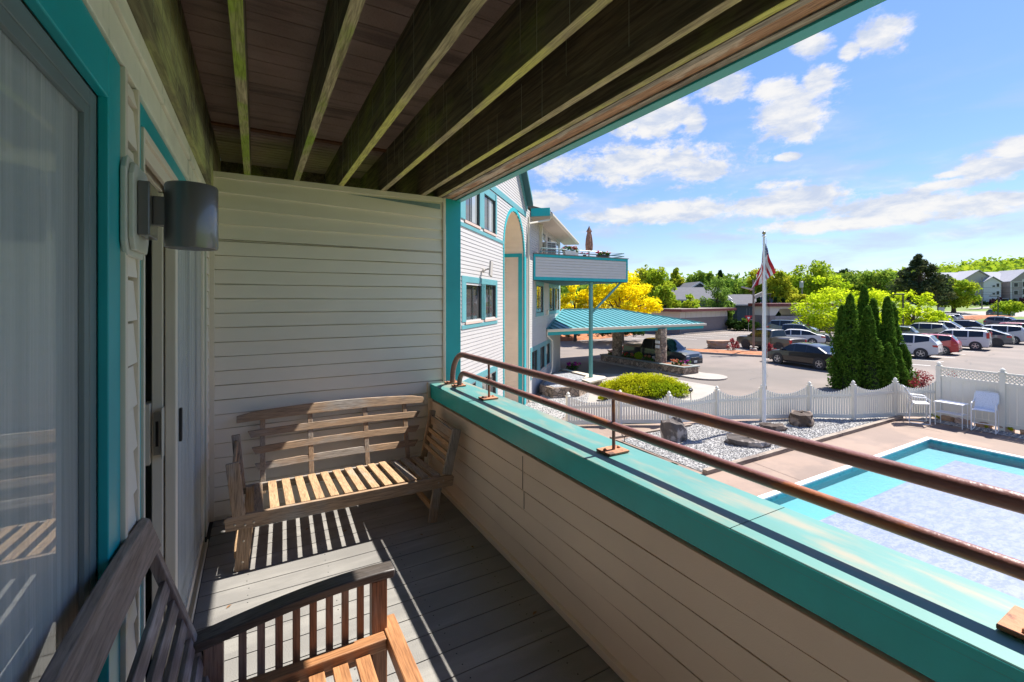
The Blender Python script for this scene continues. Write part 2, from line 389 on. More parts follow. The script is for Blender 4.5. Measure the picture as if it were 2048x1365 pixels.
m_.build('edge_trim', TRIM, pw, bevel=.002)
MB().box(1.462, 1.606, -.02, .13, -.4, 2.448).build('corner_post', TEAL, pw, bevel=.003)
MB().add([(.62, -.0215, 2.392), (1.41, -.0215, 2.392), (1.41, -.0215, 2.345), (1.2, -.0215, 2.36), (.85, -.0215, 2.382)], [(0, 4, 3, 2, 1)]).build('flashing', mat('weathered_flashing', (.16, .24, .24), .5, var=.4, vscale=9), pw)

# parapet
CAPM = mat('faded_teal_cap', (.07, .225, .205), .5, var=.10, c2=(.24, .235, .175), c2scale=2.6, c2lo=.44, c2hi=.66, c2stretch=(3.5, .7, 1))
CAPF = mat('teal_cap_flashing', (.006, .50, .50), .32, var=.1, vscale=6)
pp = thing('parapet_wall', 'tan lap-sided balcony parapet under a wide faded teal metal cap', 'parapet', (0, 0, 0))
mb = MB(); siding(mb, 0, 6, .035, .69, e=.108, d=.012, slot=.009, wav=.0016); o = mb.build('inner_siding', SIDP, pp, loc=(1.335, 3.79, 0), rz=-math.pi/2)
MB().box(1.351, 1.585, -2.2, 3.795, -.3, .78).build('core', SIDP, pp)
MB().box(1.30, 1.333, -2.2, 3.79, .0, .035).box(1.30, 1.334, 3.765, 3.795, .035, .70).build('base_trim', SIDP, pp, bevel=.002)
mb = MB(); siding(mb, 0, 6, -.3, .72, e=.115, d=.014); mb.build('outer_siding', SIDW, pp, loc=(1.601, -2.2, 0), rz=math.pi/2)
for (ya, yb) in ((-2.2, .92), (.923, 3.79)):
    MB().extr([(1.318, .790), (1.318, .818), (1.3205, .8205), (1.622, .8195), (1.624, .817), (1.624, .72), (1.619, .72), (1.619, .81), (1.324, .81), (1.324, .790)], 1, ya, yb).build('cap', CAPM, pp)
MB().box(1.3225, 1.330, -2.2, 3.79, .697, .789).build('cap_flashing', CAPF, pp)
MB().box(1.3165, 1.3178, -2.2, 3.79, .7915, .8165).build('cap_lip', CAPF, pp)

for (sy, z0, z1) in ((2.22, .47, .66), (2.205, .365, .465), (.62, .30, .46)):
    MB().box(1.3195, 1.3225, sy, sy+.0022, z0, z1).build('butt_joint', mat('joint_brown', (.22, .16, .12), .9), pp)  # thin dark brown seam where two siding lengths meet
# railing
PIPE = mat('brown_painted_pipe', (.20, .085, .07), .34, var=.15, vscale=5, bump=.15, bscale=90, c2=(.36, .13, .055), c2scale=4.2, c2lo=.57, c2hi=.62, c2stretch=(1.6, .5, 1.6))
RUST = mat('rusty_plate', (.42, .18, .09), .75, var=.25, vscale=12, bump=.5, bscale=50, c2=(.12, .05, .03), c2scale=14, c2lo=.55, c2hi=.65)
rl = thing('balcony_railing', 'double brown pipe railing with rust patches bolted on the near parapet cap', 'railing', (1.49, 0, .822))
def curve_rail(z, ys, ye, name, r):
    pts = [(0, -2.0, z)]
    pts += [(0, v, z) for v in np.linspace(-1.6, ys, 8)]
    for t in np.linspace(0, 1, 9)[1:]:
        a = t*math.pi/2; pts.append((0, ys+(ye-ys)*math.sin(a)**1.0, z-min(z, (ye-ys)*1.0)*(1-math.cos(a))))
    pts.append((0, ye, .006))
    MB().tube(pts, r, 18).build(name, PIPE, rl, smooth=True)
curve_rail(.273, 3.46, 3.70, 'upper_rail', .0225); curve_rail(.123, 3.44, 3.545, 'lower_rail', .0205)
for py in (3.0, 1.66, .27, -1.0):
    MB().tube([(.006, py, .006), (.006, py, .10), (-.001, py, .108), (-.001, py, .137), (.006, py, .145), (.004, py, .262)], .0085, 10).build('post', PIPE, rl, smooth=True)
for py, s_ in ((3.72, .055), (3.56, .052), (3.0, .06), (1.66, .062), (.30, .064), (-1.0, .06)):
    m_ = MB(); c_ = (0.0, py); m_.box(-s_, s_, py-s_*.78, py+s_*.78, .001, .0105)
    for sx in (-1, 1): m_.lathe([(.009, .010), (.009, .017), (.004, .021)], (sx*s_*.7, py+s_*.1, 0), 6)
    m_.build('base_plate', RUST, rl, bevel=.0015)

# ceiling: joists, boards, rim
MOSS = [wood('mossy_joist_%s' % n, 1, (.50, .43, .24), (.24, .21, .10), c, 2.2, lo, hi, rough=.85, grain=60, bump=1.0) for n, c, lo, hi in (('green', (.26, .36, .035), .44, .56), ('yellow', (.58, .58, .14), .42, .60), ('pale', (.36, .31, .20), .5, .66))]
DKJ = wood('stained_joist_side', 1, (.20, .165, .085), (.07, .06, .034), (.22, .25, .05), 2.4, .5, .7, rough=.9, grain=30)
ce = thing('upper_deck', 'mossy timber joists and dark boards of the deck overhead with teal edge', 'deck', (0, 0, 2.45))
for i, jx in enumerate((-.055, .266, .583, .913, 1.25, 1.402)):
    w_ = .019 if i < 5 else .016
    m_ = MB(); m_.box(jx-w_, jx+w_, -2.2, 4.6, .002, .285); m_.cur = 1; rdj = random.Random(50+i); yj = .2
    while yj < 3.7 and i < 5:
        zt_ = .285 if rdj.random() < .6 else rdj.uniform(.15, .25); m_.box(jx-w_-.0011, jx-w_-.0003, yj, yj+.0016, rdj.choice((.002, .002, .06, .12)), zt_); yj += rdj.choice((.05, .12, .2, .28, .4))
    m_.build('joist', [DKJ, mat('pale_glint_line', (.50, .52, .36), .6)], ce)  # pale strips paint shiny vertical glints onto the joist side
    m_ = MB(); m_.box(jx-w_-.001, jx+w_+.001, -2.2, 4.6, -.001, .0015)
    m_.build('joist_underside', MOSS[(0, 0, 1, 1, 1, 1)[i]], ce)
CEILB = mat('dark_deck_board', (.29, .21, .175), .85, var=.3, vscale=2.5, bump=.6, bscale=60, c2=(.16, .115, .098), c2scale=2, c2stretch=(.5, 4, 1))
mb = MB(); y = -2.2
while y < 3.58: mb.box(-.26, 1.38, y, y+.1355, .2852, .312); y += .1405
y = 3.66
while y < 4.6: mb.box(-.26, 1.38, y, y+.058, .2852, .312); y += .07
mb.box(-.48, 1.6, -2.2, 4.62, .314, .34).box(-.48, -.30, -2.2, 4.6, .28, .313)  # unseen slab above the boards, added to block light from overhead
mb.build('deck_boards', CEILB, ce)
MB().box(-.262, 1.38, 3.60, 3.645, .272, .2845).build('rusty_strip', mat('rusty_strip', (.16, .07, .03), .8, var=.5, vscale=20), ce)
MB().box(-.262, 1.6, 4.6, 4.63, -.3, .312).build('end_board', DKJ, ce)
LEDG = wood('mossy_ledger', 1, (.25, .235, .125), (.11, .10, .055), (.42, .44, .17), 3, .42, .6, grain=28)
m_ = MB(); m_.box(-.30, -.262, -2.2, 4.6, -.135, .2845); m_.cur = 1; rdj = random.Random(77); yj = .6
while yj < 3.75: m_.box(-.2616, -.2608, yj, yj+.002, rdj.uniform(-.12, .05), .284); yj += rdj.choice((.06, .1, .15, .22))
m_.build('ledger', [LEDG, mat('pale_glint_line', (.50, .52, .36), .6)], ce)  # the ledger face carries the same painted glints as pale strips
GREYW = wood('grey_rim_wood', 1, (.42, .37, .30), (.18, .15, .12), (.12, .09, .07), 4, .55, .66, grain=60)
BRNW = wood('brown_rim_wood', 1, (.50, .28, .16), (.28, .15, .08), (.55, .44, .34), 5, .5, .6, grain=70)
MB().box(1.4215, 1.452, -2.2, 4.6, -.004, .285).build('rim_board', GREYW, ce)
MB().box(1.4545, 1.515, -2.2, 4.6, -.002, .285).build('rim_board', BRNW, ce)
MB().box(1.5165, 1.555, -2.2, 4.6, -.009, .285).build('rim_board', GREYW, ce)
MB().box(1.557, 1.62, -2.2, 4.6, -.018, .5).build('fascia', TEALF if False else mat('bright_teal_fascia', (.02, .34, .34), .4, var=.08), ce, bevel=.002)

# house wall with two sliding doors
hw = thing('house_wall', 'hotel room wall with teal door casings and beige siding on the left of the balcony', 'wall', (0, 0, 0))
XW = -.29
m_ = MB()
m_.box(-.31, XW, -1.0, 1.34, 2.005, 2.125).box(-.31, XW, 1.34, 1.442, 0, 2.125)      # casing of the near door
m_.box(-.31, XW-.002, 1.602, 1.682, 0, 2.125).box(-.31, XW-.002, 1.682, 3.56, 2.06, 2.125).box(-.31, XW-.002, 3.47, 3.56, 0, 2.06)
m_.build('door_casing', TEAL, hw, bevel=.003)
m_ = MB(); m_.box(-.325, -.284, -1.8, 3.79, 2.128, 2.152).box(-.325, -.292, -1.8, 3.79, 2.155, 2.235).box(-.325, -.281, -1.8, 3.79, 2.238, 2.262).box(-.325, -.287, -1.8, 3.79, 2.265, 2.312)
m_.build('header_board', mat('aged_cream_board', (.78, .76, .61), .5, var=.15, vscale=3, c2=(.42, .46, .33), c2scale=3, c2lo=.55, c2hi=.7, c2stretch=(1, 3, .4)), hw, bevel=.002)
m_ = MB(); m_.box(-.31, -.280, 1.4435, 1.466, 0, 2.125).box(-.31, -.280, 1.583, 1.601, 0, 2.125).box(-.31, -.283, 3.565, 3.60, 0, 2.125).box(-.31, -.283, 3.76, 3.79, 0, 2.125)
m_.build('channel_trim', TRIM, hw, bevel=.002)
mb = MB(); siding(mb, 0, .118, 0, 2.125, e=.115, d=.022); mb.build('siding_strip', SID, hw, loc=(-.305, 1.467, 0), rz=math.pi/2)
mb = MB(); siding(mb, 0, .16, 0, 2.125, e=.115, d=.016); mb.build('siding_strip', SID, hw, loc=(-.30, 3.60, 0), rz=math.pi/2)
MB().box(-.45, -.33, 1.30, 1.70, 0, 2.4).box(-.45, -.33, 3.47, 3.93, 0, 2.4).box(-.45, -.33, -2, 3.9, 2.06, 2.76).build('wall_core', SID, hw)
# rooms behind the doors (floor, back wall) so the panes look into something
RM = mat('room_wall', (.30, .31, .29), .8)
MB().box(-2.6, -2.5, -2, 4, 0, 2.4).box(-2.5, -.46, -2.1, -2.0, 0, 2.4).box(-2.5, -.46, 3.95, 4.05, 0, 2.4).box(-2.5, -.46, -2, 4, -.05, -.01).box(-2.5, -.46, -2, 4, 2.41, 2.45).build('room', RM, hw)
def screenmat():
    m = bpy.data.materials.new('insect_screen'); m.use_nodes = True; k = NT(m.node_tree)
    o = k.new('ShaderNodeOutputMaterial'); b = k.new('ShaderNodeBsdfPrincipled'); b.inputs['Roughness'].default_value = .6
    tc = k.new('ShaderNodeTexCoord'); n = k.noise(k.scalev(tc.outputs['Object'], 1, 16, .35), 1.6, 6)
    n3 = k.noise(k.scalev(tc.outputs['Object'], 1, 70, .8), 2.0, 4, .7); n4 = k.ramp(k.noise(k.scalev(tc.outputs['Object'], 1, 30, .5), 1.1, 3, .5), .66, .70)
    nn = k.math('ADD', k.math('MULTIPLY', n, .5), k.math('MULTIPLY', n3, .5))
    k.link(k.mix(n4, k.mix(k.ramp(nn, .36, .64), (.42, .47, .475), (.62, .665, .655)), (.76, .78, .74)), b.inputs['Base Color'])
    w1 = k.new('ShaderNodeTexWave'); w1.inputs['Scale'].default_value = 240; w1.bands_direction = 'Z'; k.link(tc.outputs['Object'], w1.inputs[0])
    w2 = k.new('ShaderNodeTexWave'); w2.inputs['Scale'].default_value = 240; w2.bands_direction = 'Y'; k.link(tc.outputs['Object'], w2.inputs[0])
    f = k.math('MULTIPLY', k.math('MAXIMUM', w1.outputs[1], w2.outputs[1]), .18); f = k.math('ADD', f, .34, True)
    t = k.new('ShaderNodeBsdfTransparent'); mx = k.new('ShaderNodeMixShader'); k.link(f, mx.inputs[0]); k.link(t.outputs[0], mx.inputs[1]); k.link(b.outputs[0], mx.inputs[2]); k.link(mx.outputs[0], o.inputs[0]); return m
SCR = screenmat()
DG = glassy('door_glass_over_curtain', (.45, .51, .52), .008, .40)
FRG = mat('dark_grey_frame', (.14, .18, .19), .4, var=.1)
d1 = MB().box(-.345, -.3105, -1.0, 1.339, 0, .03).box(-.345, -.3105, 1.292, 1.339, .03, 2.004).box(-.345, -.3105, -1.0, 1.292, 1.965, 2.004).build('sliding_door', FRG, hw, bevel=.002)
d1['label'] = 'sliding door with a large grey insect screen nearest the camera'
MB().quad((-.322, -1.0, .03), (-.322, 1.292, .03), (-.322, 1.292, 1.965), (-.322, -1.0, 1.965)).build('screen', SCR, d1)
MB().box(-.3442, -.334, -1.0, 1.2915, .03, 1.9645).build('glass', glassy('near_door_glass', (.45, .51, .52), .006, .55), d1)
MB().box(-.3213, -.312, 1.262, 1.2915, .03, 1.965).box(-.3213, -.312, -1, 1.262, 1.94, 1.9645).build('screen_frame', FRG, d1, bevel=.001)
d2 = MB().box(-.37, -.285, 1.683, 1.70, .0, 2.055).box(-.37, -.285, 3.45, 3.469, .0, 2.055).box(-.37, -.285, 1.70, 3.45, 2.03, 2.056).box(-.35, -.33, 1.70, 3.45, 1.985, 2.03).box(-.31, -.295, 1.70, 3.45, 1.985, 2.03).box(-.375, -.265, 1.70, 3.45, .001, .018).box(-.35, -.345, 1.7, 3.45, .018, .035).box(-.30, -.292, 1.7, 3.45, .018, .04).box(-.27, -.264, 1.7, 3.45, .018, .035).build('sliding_door', TRIM, hw, bevel=.002)
d2['label'] = 'half open cream sliding door beside the wall lamp'
m_ = MB(); m_.box(-.363, -.327, 2.28, 2.36, .037, 1.98).box(-.363, -.327, 3.36, 3.44, .037, 1.98).box(-.363, -.327, 2.36, 3.36, 1.90, 1.98).box(-.363, -.327, 2.36, 3.36, .037, .12); gp = m_.build('glass_panel', TRIM, d2, bevel=.003)
MB().box(-.348, -.342, 2.36, 3.36, .12, 1.90).build('glass', DG, d2)
m_ = MB(); m_.box(-.321, -.286, 2.29, 2.345, .041, 1.983).box(-.321, -.286, 3.38, 3.44, .041, 1.983).box(-.321, -.286, 2.345, 3.38, 1.93, 1.983).box(-.321, -.286, 2.345, 3.38, .041, .09); m_.build('screen_frame', TRIM, d2, bevel=.003)
MB().quad((-.296, 2.345, .09), (-.296, 3.38, .09), (-.296, 3.38, 1.93), (-.296, 2.345, 1.93)).build('screen', SCR, d2)
m_ = MB(); m_.box(-.356, -.333, 2.272, 2.2795, .93, 1.10); m_.build('lock_plate', mat('brass_grey', (.35, .33, .30), .35, metal=.7), d2, bevel=.001)
MB().box(-.349, -.340, 2.269, 2.2715, .965, 1.065).build('keyhole', BLACK, d2)
MB().box(-.327, -.323, 2.24, 2.30, .92, 1.12).box(-.385, -.364, 2.25, 2.33, .90, 1.14).build('handle', mat('ivory_handle', (.55, .50, .40), .4), d2, bevel=.003)
MB().box(-.2855, -.274, 2.36, 2.385, .95, 1.09).build('handle', BLACK, d2, bevel=.003)
MB().quad((-.50, 1.70, .01), (-.50, 2.9, .01), (-.50, 2.9, 2.1), (-.50, 1.70, 2.1)).build('curtain', mat('grey_curtain', (.20, .235, .225), .9, var=.1), d2)

mb = MB(); siding(mb, 0, 1.7, 0, 2.45); mb.build('unseen_bounce_wall', SID, hw, loc=(1.40, -1.85, 0), rz=math.pi)  # unseen wall behind the camera, added to bounce light onto the parapet
MB().box(-.32, 1.4, -2.0, -1.866, -.1, 2.45).build('unseen_bounce_wall', SID, hw)
# wall lamp
LAMPM = mat('bronze_lamp_enamel', (.15, .142, .138), .34, metal=.35, coat=.6)
wl = thing('wall_lamp', 'dark bronze cylinder lamp on a square arm beside the half open door', 'wall lamp', (XW, 1.53, 1.785))
m_ = MB(); oc = [(-.105, -.09), (-.105, .09), (-.082, .125), (.082, .125), (.105, .09), (.105, -.09), (.082, -.125), (-.082, -.125)]
m_.extr([(a, b) for a, b in oc], 0, .002, .014).extr([(a*.86, b*.88) for a, b in oc], 0, .0145, .026); m_.build('mounting_block', mat('pale_block', (.55, .56, .50), .45), wl, bevel=.003)
MB().box(.027, .052, -.058, .058, -.070, .070).build('back_plate', LAMPM, wl, bevel=.003)
MB().box(.0525, .105, -.022, .022, -.036, .040).build('arm', LAMPM, wl, bevel=.002)
m_ = MB(); cxl = .135
m_.lathe([(.054, -.094), (.0605, -.094), (.062, -.088), (.062, .074), (.059, .080), (.046, .082)], (cxl, 0, 0), 48).build('lamp_shade', LAMPM, wl, smooth=True, angle=50)
MB().lathe([(.052, -.0945), (.050, -.060), (.02, -.03)], (cxl, 0, 0), 30).build('reflector', mat('dark_reflector', (.02, .02, .02), .3), wl)

# dry leaves and crumbs on the boards
LEAFD = mat('dry_leaf_brown', (.20, .10, .04), .8); rdl = random.Random(12); base_leaf = None
for (lx, ly) in ((.30, 3.35), (.52, 3.2), (.95, 2.9), (1.18, 2.6), (1.2, 1.9), (-.12, 2.7), (.9, 1.35)):
    m_ = MB(); s_ = rdl.uniform(.008, .014); m_.add([(-s_*1.6, 0, .0012), (0, -s_*.7, .004), (s_*1.6, 0, .0015), (0, s_*.7, .006), (0, 0, .0008)], [(0, 1, 4), (1, 2, 4), (2, 3, 4), (3, 0, 4)])
    o = m_.build('dry_leaf', LEAFD, loc=(lx, ly, 0), rz=rdl.uniform(0, 6)); tag(o, 'tiny curled brown dry leaf lying on the deck boards', 'leaf', 'dry leaves on the deck')
# ------------------------------------------------------------------ far bench
def woods(pref, ca, cb, cc, **kw): return [wood(pref+'_'+'xyz'[a], a, ca, cb, cc, **kw) for a in range(3)]
WG = woods('weathered_teak', (.40, .26, .155), (.28, .19, .12), (.30, .26, .22), ccscale=2.6, cclo=.47, cchi=.60, grain=60)
WH = woods('honey_teak', (.47, .31, .17), (.35, .22, .12), (.37, .29, .21), ccscale=3.2, cclo=.55, cchi=.68, grain=60)
BRASS = mat('screw_head', (.45, .38, .30), .4, metal=.8)
bn = thing('garden_bench', 'weathered grey-brown slatted teak bench standing against the far partition wall', 'bench', (0, 3.0, 0))
def leg(par, a, b, wx, wy, m): return MB().bar(a, b, wy, wx, (1, 0, 0)).build('leg', m, par, bevel=.003)
MB().extr([(-.15, .252), (-.155, .32), (-.14, .331), (1.20, .318), (1.215, .305), (1.205, .243)], 1, -.012, .012).build('seat_rail', WG[0], bn, bevel=.002)
MB().bar((-.10, .575, .262), (1.19, .575, .25), .024, .055).build('seat_rail', WG[0], bn, bevel=.002)
leg(bn, (-.045, .028, .315), (-.075, .028, 0), .072, .024, WG[2]); leg(bn, (1.115, .028, .31), (1.068, .028, 0), .062, .024, WG[2])
leg(bn, (-.03, .548, .29), (-.05, .548, 0), .06, .024, WG[2]); leg(bn, (1.09, .548, .28), (1.07, .548, 0), .06, .024, WG[2])
for sx in (-.085, 1.135): MB().bar((sx, .014, .275), (sx, .56, .245), .022, .05).build('side_rail', WG[1], bn, bevel=.002)
for sx in (-.10, 1.075): MB().bar((sx, .042, .09), (sx, .535, .09), .022, .04).build('stretcher', WH[1], bn, bevel=.002)
for i in range(14):
    sx = .012+i*.0835; mtt = WG[1] if i in (0, 11, 12, 13) else WH[1]
    MB().bar((sx, .0135, .322), (sx, .56, .288), .050, .016).build('seat_slat', mtt, bn, bevel=.002)
for i, (z, xa, xb, h) in enumerate(((.715, -.12, 1.235, .056), (.60, -.065, 1.20, .045), (.488, -.04, 1.185, .045), (.378, -.02, 1.165, .045))):
    m_ = MB(); N_ = 14; pr = []
    for j in range(N_+1):
        t = j/N_; x = xa+(xb-xa)*t; cr = (.028 if i == 0 else .012)*(1-(2*t-1)**2); pr.append((x+(0 if i == 0 else (.012 if t == 0 else 0)), z+cr+h/2*(1 if 0 < j < N_ or i else .55)-.005*t))
    for j in range(N_, -1, -1):
        t = j/N_; x = xa+(xb-xa)*t; cr = (.012 if i == 0 else .010)*(1-(2*t-1)**2); pr.append((x+(.035 if j == 0 and i else -.035 if j == N_ and i else 0), z+cr-h/2-.005*t))
    yb = .62+(z-.25)*.22; m_.extr(pr, 1, yb-.010, yb+.008); m_.v = [(v[0], v[1]+(v[2]-z)*.30, v[2]) for v in m_.v]; m_.build('back_slat', WG[0], bn, bevel=.002)
for sx in (.04, .353, .754, 1.07): MB().bar((sx, .603, .20), (sx, .735, .735), .034, .018, (0, 1, 0)).build('back_stile', WG[2], bn, bevel=.002)
for s_, x0, x1 in ((1, 1.165, 1.245), (-1, -.085, -.118)):
    MB().bar((x0, -.002, .326), (x1, .012, .628), .022, .066, (1, 0, 0)).build('arm_post', WG[2], bn, bevel=.004)
    MB().bar((x0, .50, .30), (x1, .52, .655), .022, .05, (1, 0, 0)).build('arm_post', WG[2], bn, bevel=.004)
    for f, hh in ((.06, .036), (.29, .036), (.52, .036), (.80, .07)):
        xx = x0+(x1-x0)*(f+.05); z = .34+(.60-.34)*(f+.1)
        MB().bar((xx, .012, z), (xx, .505, z+.012), .014, hh).build('arm_slat', (WG if f > .7 or s_ < 0 else WH)[1], bn, bevel=.002)
m_ = MB()
for (x, z) in ((-.105, .283), (-.055, .272), (-.012, .278), (1.10, .283), (1.135, .292), (-.063, .17), (-.068, .05)):
    m_.lathe([(.0065, 0), (.0065, -.003), (.003, -.0045)], (x, -.0125 if z > .2 else .0155, z), 10, 'y')
m_.build('screw', BRASS, bn)

# ------------------------------------------------------------------ near armchair bench
WR = woods('brown_teak', (.34, .155, .075), (.22, .095, .05), (.28, .20, .16), ccscale=3.0, cclo=.52, cchi=.68, grain=55, rough=.5)
WO = woods('orange_teak', (.42, .20, .085), (.30, .135, .055), (.36, .22, .13), ccscale=3.0, cclo=.55, cchi=.7, grain=55, rough=.5)
WD = woods('grey_worn_teak', (.26, .205, .175), (.15, .115, .10), (.38, .34, .32), ccscale=4.0, cclo=.50, cchi=.66, grain=55, rough=.45)
nb = thing('slatted_armchair', 'dark brown slatted wooden seat with a curved armrest in the near left corner', 'bench', (0, 1.0, 0))
bk0, bk1 = Vector((-.085, 0, .36)), Vector((-.268, 0, .925)); dv = (bk1-bk0).normalized(); nrm = Vector((dv.z, 0, -dv.x))
for yy in (.56, -.56): MB().bar(bk0+Vector((0, yy, 0)), bk1+Vector((0, yy, 0)), .034, .026, nrm).build('back_stile', WD[2], nb, bevel=.003)
m_ = MB(); NJ = 16; vs = []
for j in range(NJ+1):
    t = j/NJ; yy = -.60+1.20*t; cr = .03*(1-(2*t-1)**2)
    for a, b in ((-.014, -.085), (.014, -.085), (.014, .0), (0, .014), (-.014, .0)):
        p = bk1+nrm*a+dv*(b+cr+.01); vs.append((p.x, yy, p.z))
fs = [tuple(range(4, -1, -1)), tuple(NJ*5+q for q in range(5))]+[(j*5+q, j*5+(q+1) % 5, (j+1)*5+(q+1) % 5, (j+1)*5+q) for j in range(NJ) for q in range(5)]
m_.add(vs, fs).build('top_rail', WD[1], nb, bevel=.002)
for q in range(7):
    c = bk0+dv*(.055+q*.062); MB().bar(c+Vector((0, -.545, 0)), c+Vector((0, .545, 0)), .014, .036, dv).build('back_slat', WD[1], nb, bevel=.002)
for yy in (.56, -.56):
    pr = []
    for j in range(15):
        t = j/14; x = -.155+.565*t; pr.append((x, .585+.058*math.sin(math.pi*(t*.56+.03))))
    for j in range(14, -1, -1):
        x, z = pr[j]; pr.append((x+(-.004 if j == 14 else 0), z-.028))
    MB().extr(pr, 1, yy-.030, yy+.030).build('armrest', WD[0] if yy < 0 else wood('armrest_teak', 0, (.09, .075, .062), (.05, .042, .037), (.16, .14, .13), 4, .5, .66, grain=55, rough=.4), nb, bevel=.004, smooth=True)
    for q in range(8):
        x = -.035+q*.048; t = (x+.155)/.555; zt = .585+.058*math.sin(math.pi*(t*.56+.03))-.029
        MB().box(x-.0105, x+.0105, yy-.008, yy+.008, .40, zt).build('arm_slat', WR[2], nb, bevel=.0015)
    MB().box(-.13, -.082, yy-.022, yy+.022, 0, .57).build('leg', WR[2], nb, bevel=.003)
    MB().box(.335, .385, yy-.022, yy+.022, 0, .61).build('leg', WR[2], nb, bevel=.003)
    MB().box(-.081, .334, yy-.0185, yy+.0185, .352, .399).build('lower_rail', WR[0], nb, bevel=.002)
    MB().box(-.08, .372, yy-.065, yy-.0235, .405, .442).build('seat_rail', WO[0], nb, bevel=.003)
MB().box(.374, .424, -.60, .60, .400, .446).build('seat_rail', WO[1], nb, bevel=.004)
MB().box(-.13, -.081, -.535, .535, .385, .43).build('seat_rail', WR[1], nb, bevel=.003)
for q in range(6):
    x = -.045+q*.068; MB().box(x-.0225, x+.0225, -.49, .49, .4, .416).build('seat_slat', WO[1], nb, bevel=.002)
# ================================================================== TERRAIN AND SURFACES
def dep(x, y): return x*SN+y*CS
def lerp(x, xs, ys): return float(np.interp(x, xs, ys))
def Tz(x, y):
    d = dep(x, y); r = math.hypot(x, y)
    z = lerp(d, [-1e4, 104, 112, 135, 150, 210, 400, 9000], [GZ, GZ, GZ, -1.42, -.10, .2, 2, 2])
    a = math.degrees(math.atan2(x*CS-y*SN, d)) if d > 0 else 90      # bearing from the view's centre line
    hill = lerp(a, [-30, 12, 30, 36, 41, 45, 50, 70], [6, 6, 9, 13, 19, 25, 31, 24])*lerp(r, [230, 420, 700, 1000], [0, .55, 1, 1])
    return z+hill+(-.55 if (7.49 < x < 19.51 and -3.01 < y < 6.61) else 0)
xs = sorted(set([-4000, -2000, -1000, -500, -250, -120, -60, -30, 0, 6.99, 7.2, 19.5, 19.501]+list(range(22, 130, 6))+list(range(130, 330, 8))+list(range(330, 1000, 40))+[1200, 1600, 2400, 4000]))
ys = sorted(set([-4000, -2000, -900, -400, -200, -100, -50, -20, -3.001, -3, 6.599, 6.6]+list(range(8, 130, 6))+list(range(130, 330, 8))+list(range(330, 1000, 40))+[1200, 1600, 2400, 4000]))
mb = MB()
for y in ys:
    for x in xs: mb.v.append((x, y, Tz(x, y)-.04 if not (7.0 < x < 19.5005 and -3.0005 < y < 6.5995) else GZ-.6))
nx = len(xs)
for j in range(len(ys)-1):
    for i in range(nx-1): mb.f.append((j*nx+i, j*nx+i+1, (j+1)*nx+i+1, (j+1)*nx+i)); mb.mi.append(0)
GRASS = mat('lawn_grass', (.13, .19, .035), .95, var=.25, vscale=.25, c2=(.20, .25, .05), c2scale=.4, bump=.6, bscale=6)
struct('ground', mb, GRASS)
# distant ridge on the horizon
mb = MB(); rd = random.Random(9); N_ = 120; prevs = None
for i in range(N_):
    a = R(-60+i*1.25); rr_ = 2600; h = 52+26*math.sin(i*.31)+14*math.sin(i*.83+2)+rd.uniform(-4, 4)
    ca, sa = math.sin(a+TH), math.cos(a+TH)
    mb.v += [(ca*rr_, sa*rr_, -10), (ca*(rr_+150), sa*(rr_+150), h), (ca*(rr_+600), sa*(rr_+600), -10)]
    if i: o_ = i*3; mb.f += [(o_-3, o_, o_+1, o_-2), (o_-2, o_+1, o_+2, o_-1)]; mb.mi += [0, 0]
struct('hills', mb, mat('distant_wood', (.10, .16, .12), 1, var=.3, vscale=.01))

ASPH = mat('sun_bleached_asphalt', (.205, .165, .14), .88, var=.14, vscale=.35, c2=(.155, .13, .112), c2scale=.09, c2lo=.45, c2hi=.6, bump=.2, bscale=60)
def sheet(name, poly, z, m, kind='structure'):
    mb = MB(); mb.add([(p[0], p[1], z) for p in poly], [tuple(range(len(poly)))]); return tag(mb.build(name, m), kind=kind)
sheet('parking_lot', [(8.6, 12.6), (13.6, 10.4), (17.2, 9.0), (21.2, 7.3), (21.3, -6), (70, -22), (108, 2), (104, 30), (92, 46), (66, 46), (48, 62), (20, 60), (6, 34), (2, 12)], GZ-.012, ASPH)
sheet('drive_apron', [(9.9, 13.0), (12.6, 12.0), (17.2, 12.2), (19.5, 14.3), (19.2, 18.2), (16.2, 21.0), (12.8, 18.6), (10.6, 15.2)], GZ-.006, CONC)
# road beyond the lot, climbing with the land
mb = MB(); pts = [D(px, 600, 121) for px in range(1700, 2500, 40)]
for i, p in enumerate(pts):
    n_ = Vector((SN, CS, 0))
    a_, b_ = p-n_*9.5, p+n_*7
    for q, f in ((a_, 0), (p, 0), (b_, 0)): mb.v.append((q.x, q.y, Tz(q.x, q.y)+.06))
    if i: o_ = i*3; mb.f += [(o_-3, o_, o_+1, o_-2), (o_-2, o_+1, o_+2, o_-1)]; mb.mi += [0, 0]
struct('road', mb, mat('pale_road', (.30, .27, .25), .9, var=.06))
p_ = [D(1930, 600, 136), D(1965, 600, 137), D(2060, 600, 144), D(2120, 600, 150), D(2000, 600, 147)]
mb = MB(); mb.add([(p.x, p.y, Tz(p.x, p.y)+.12) for p in p_], [(0, 1, 2, 3, 4)]); struct('path', mb, mat('pale_road', ()))

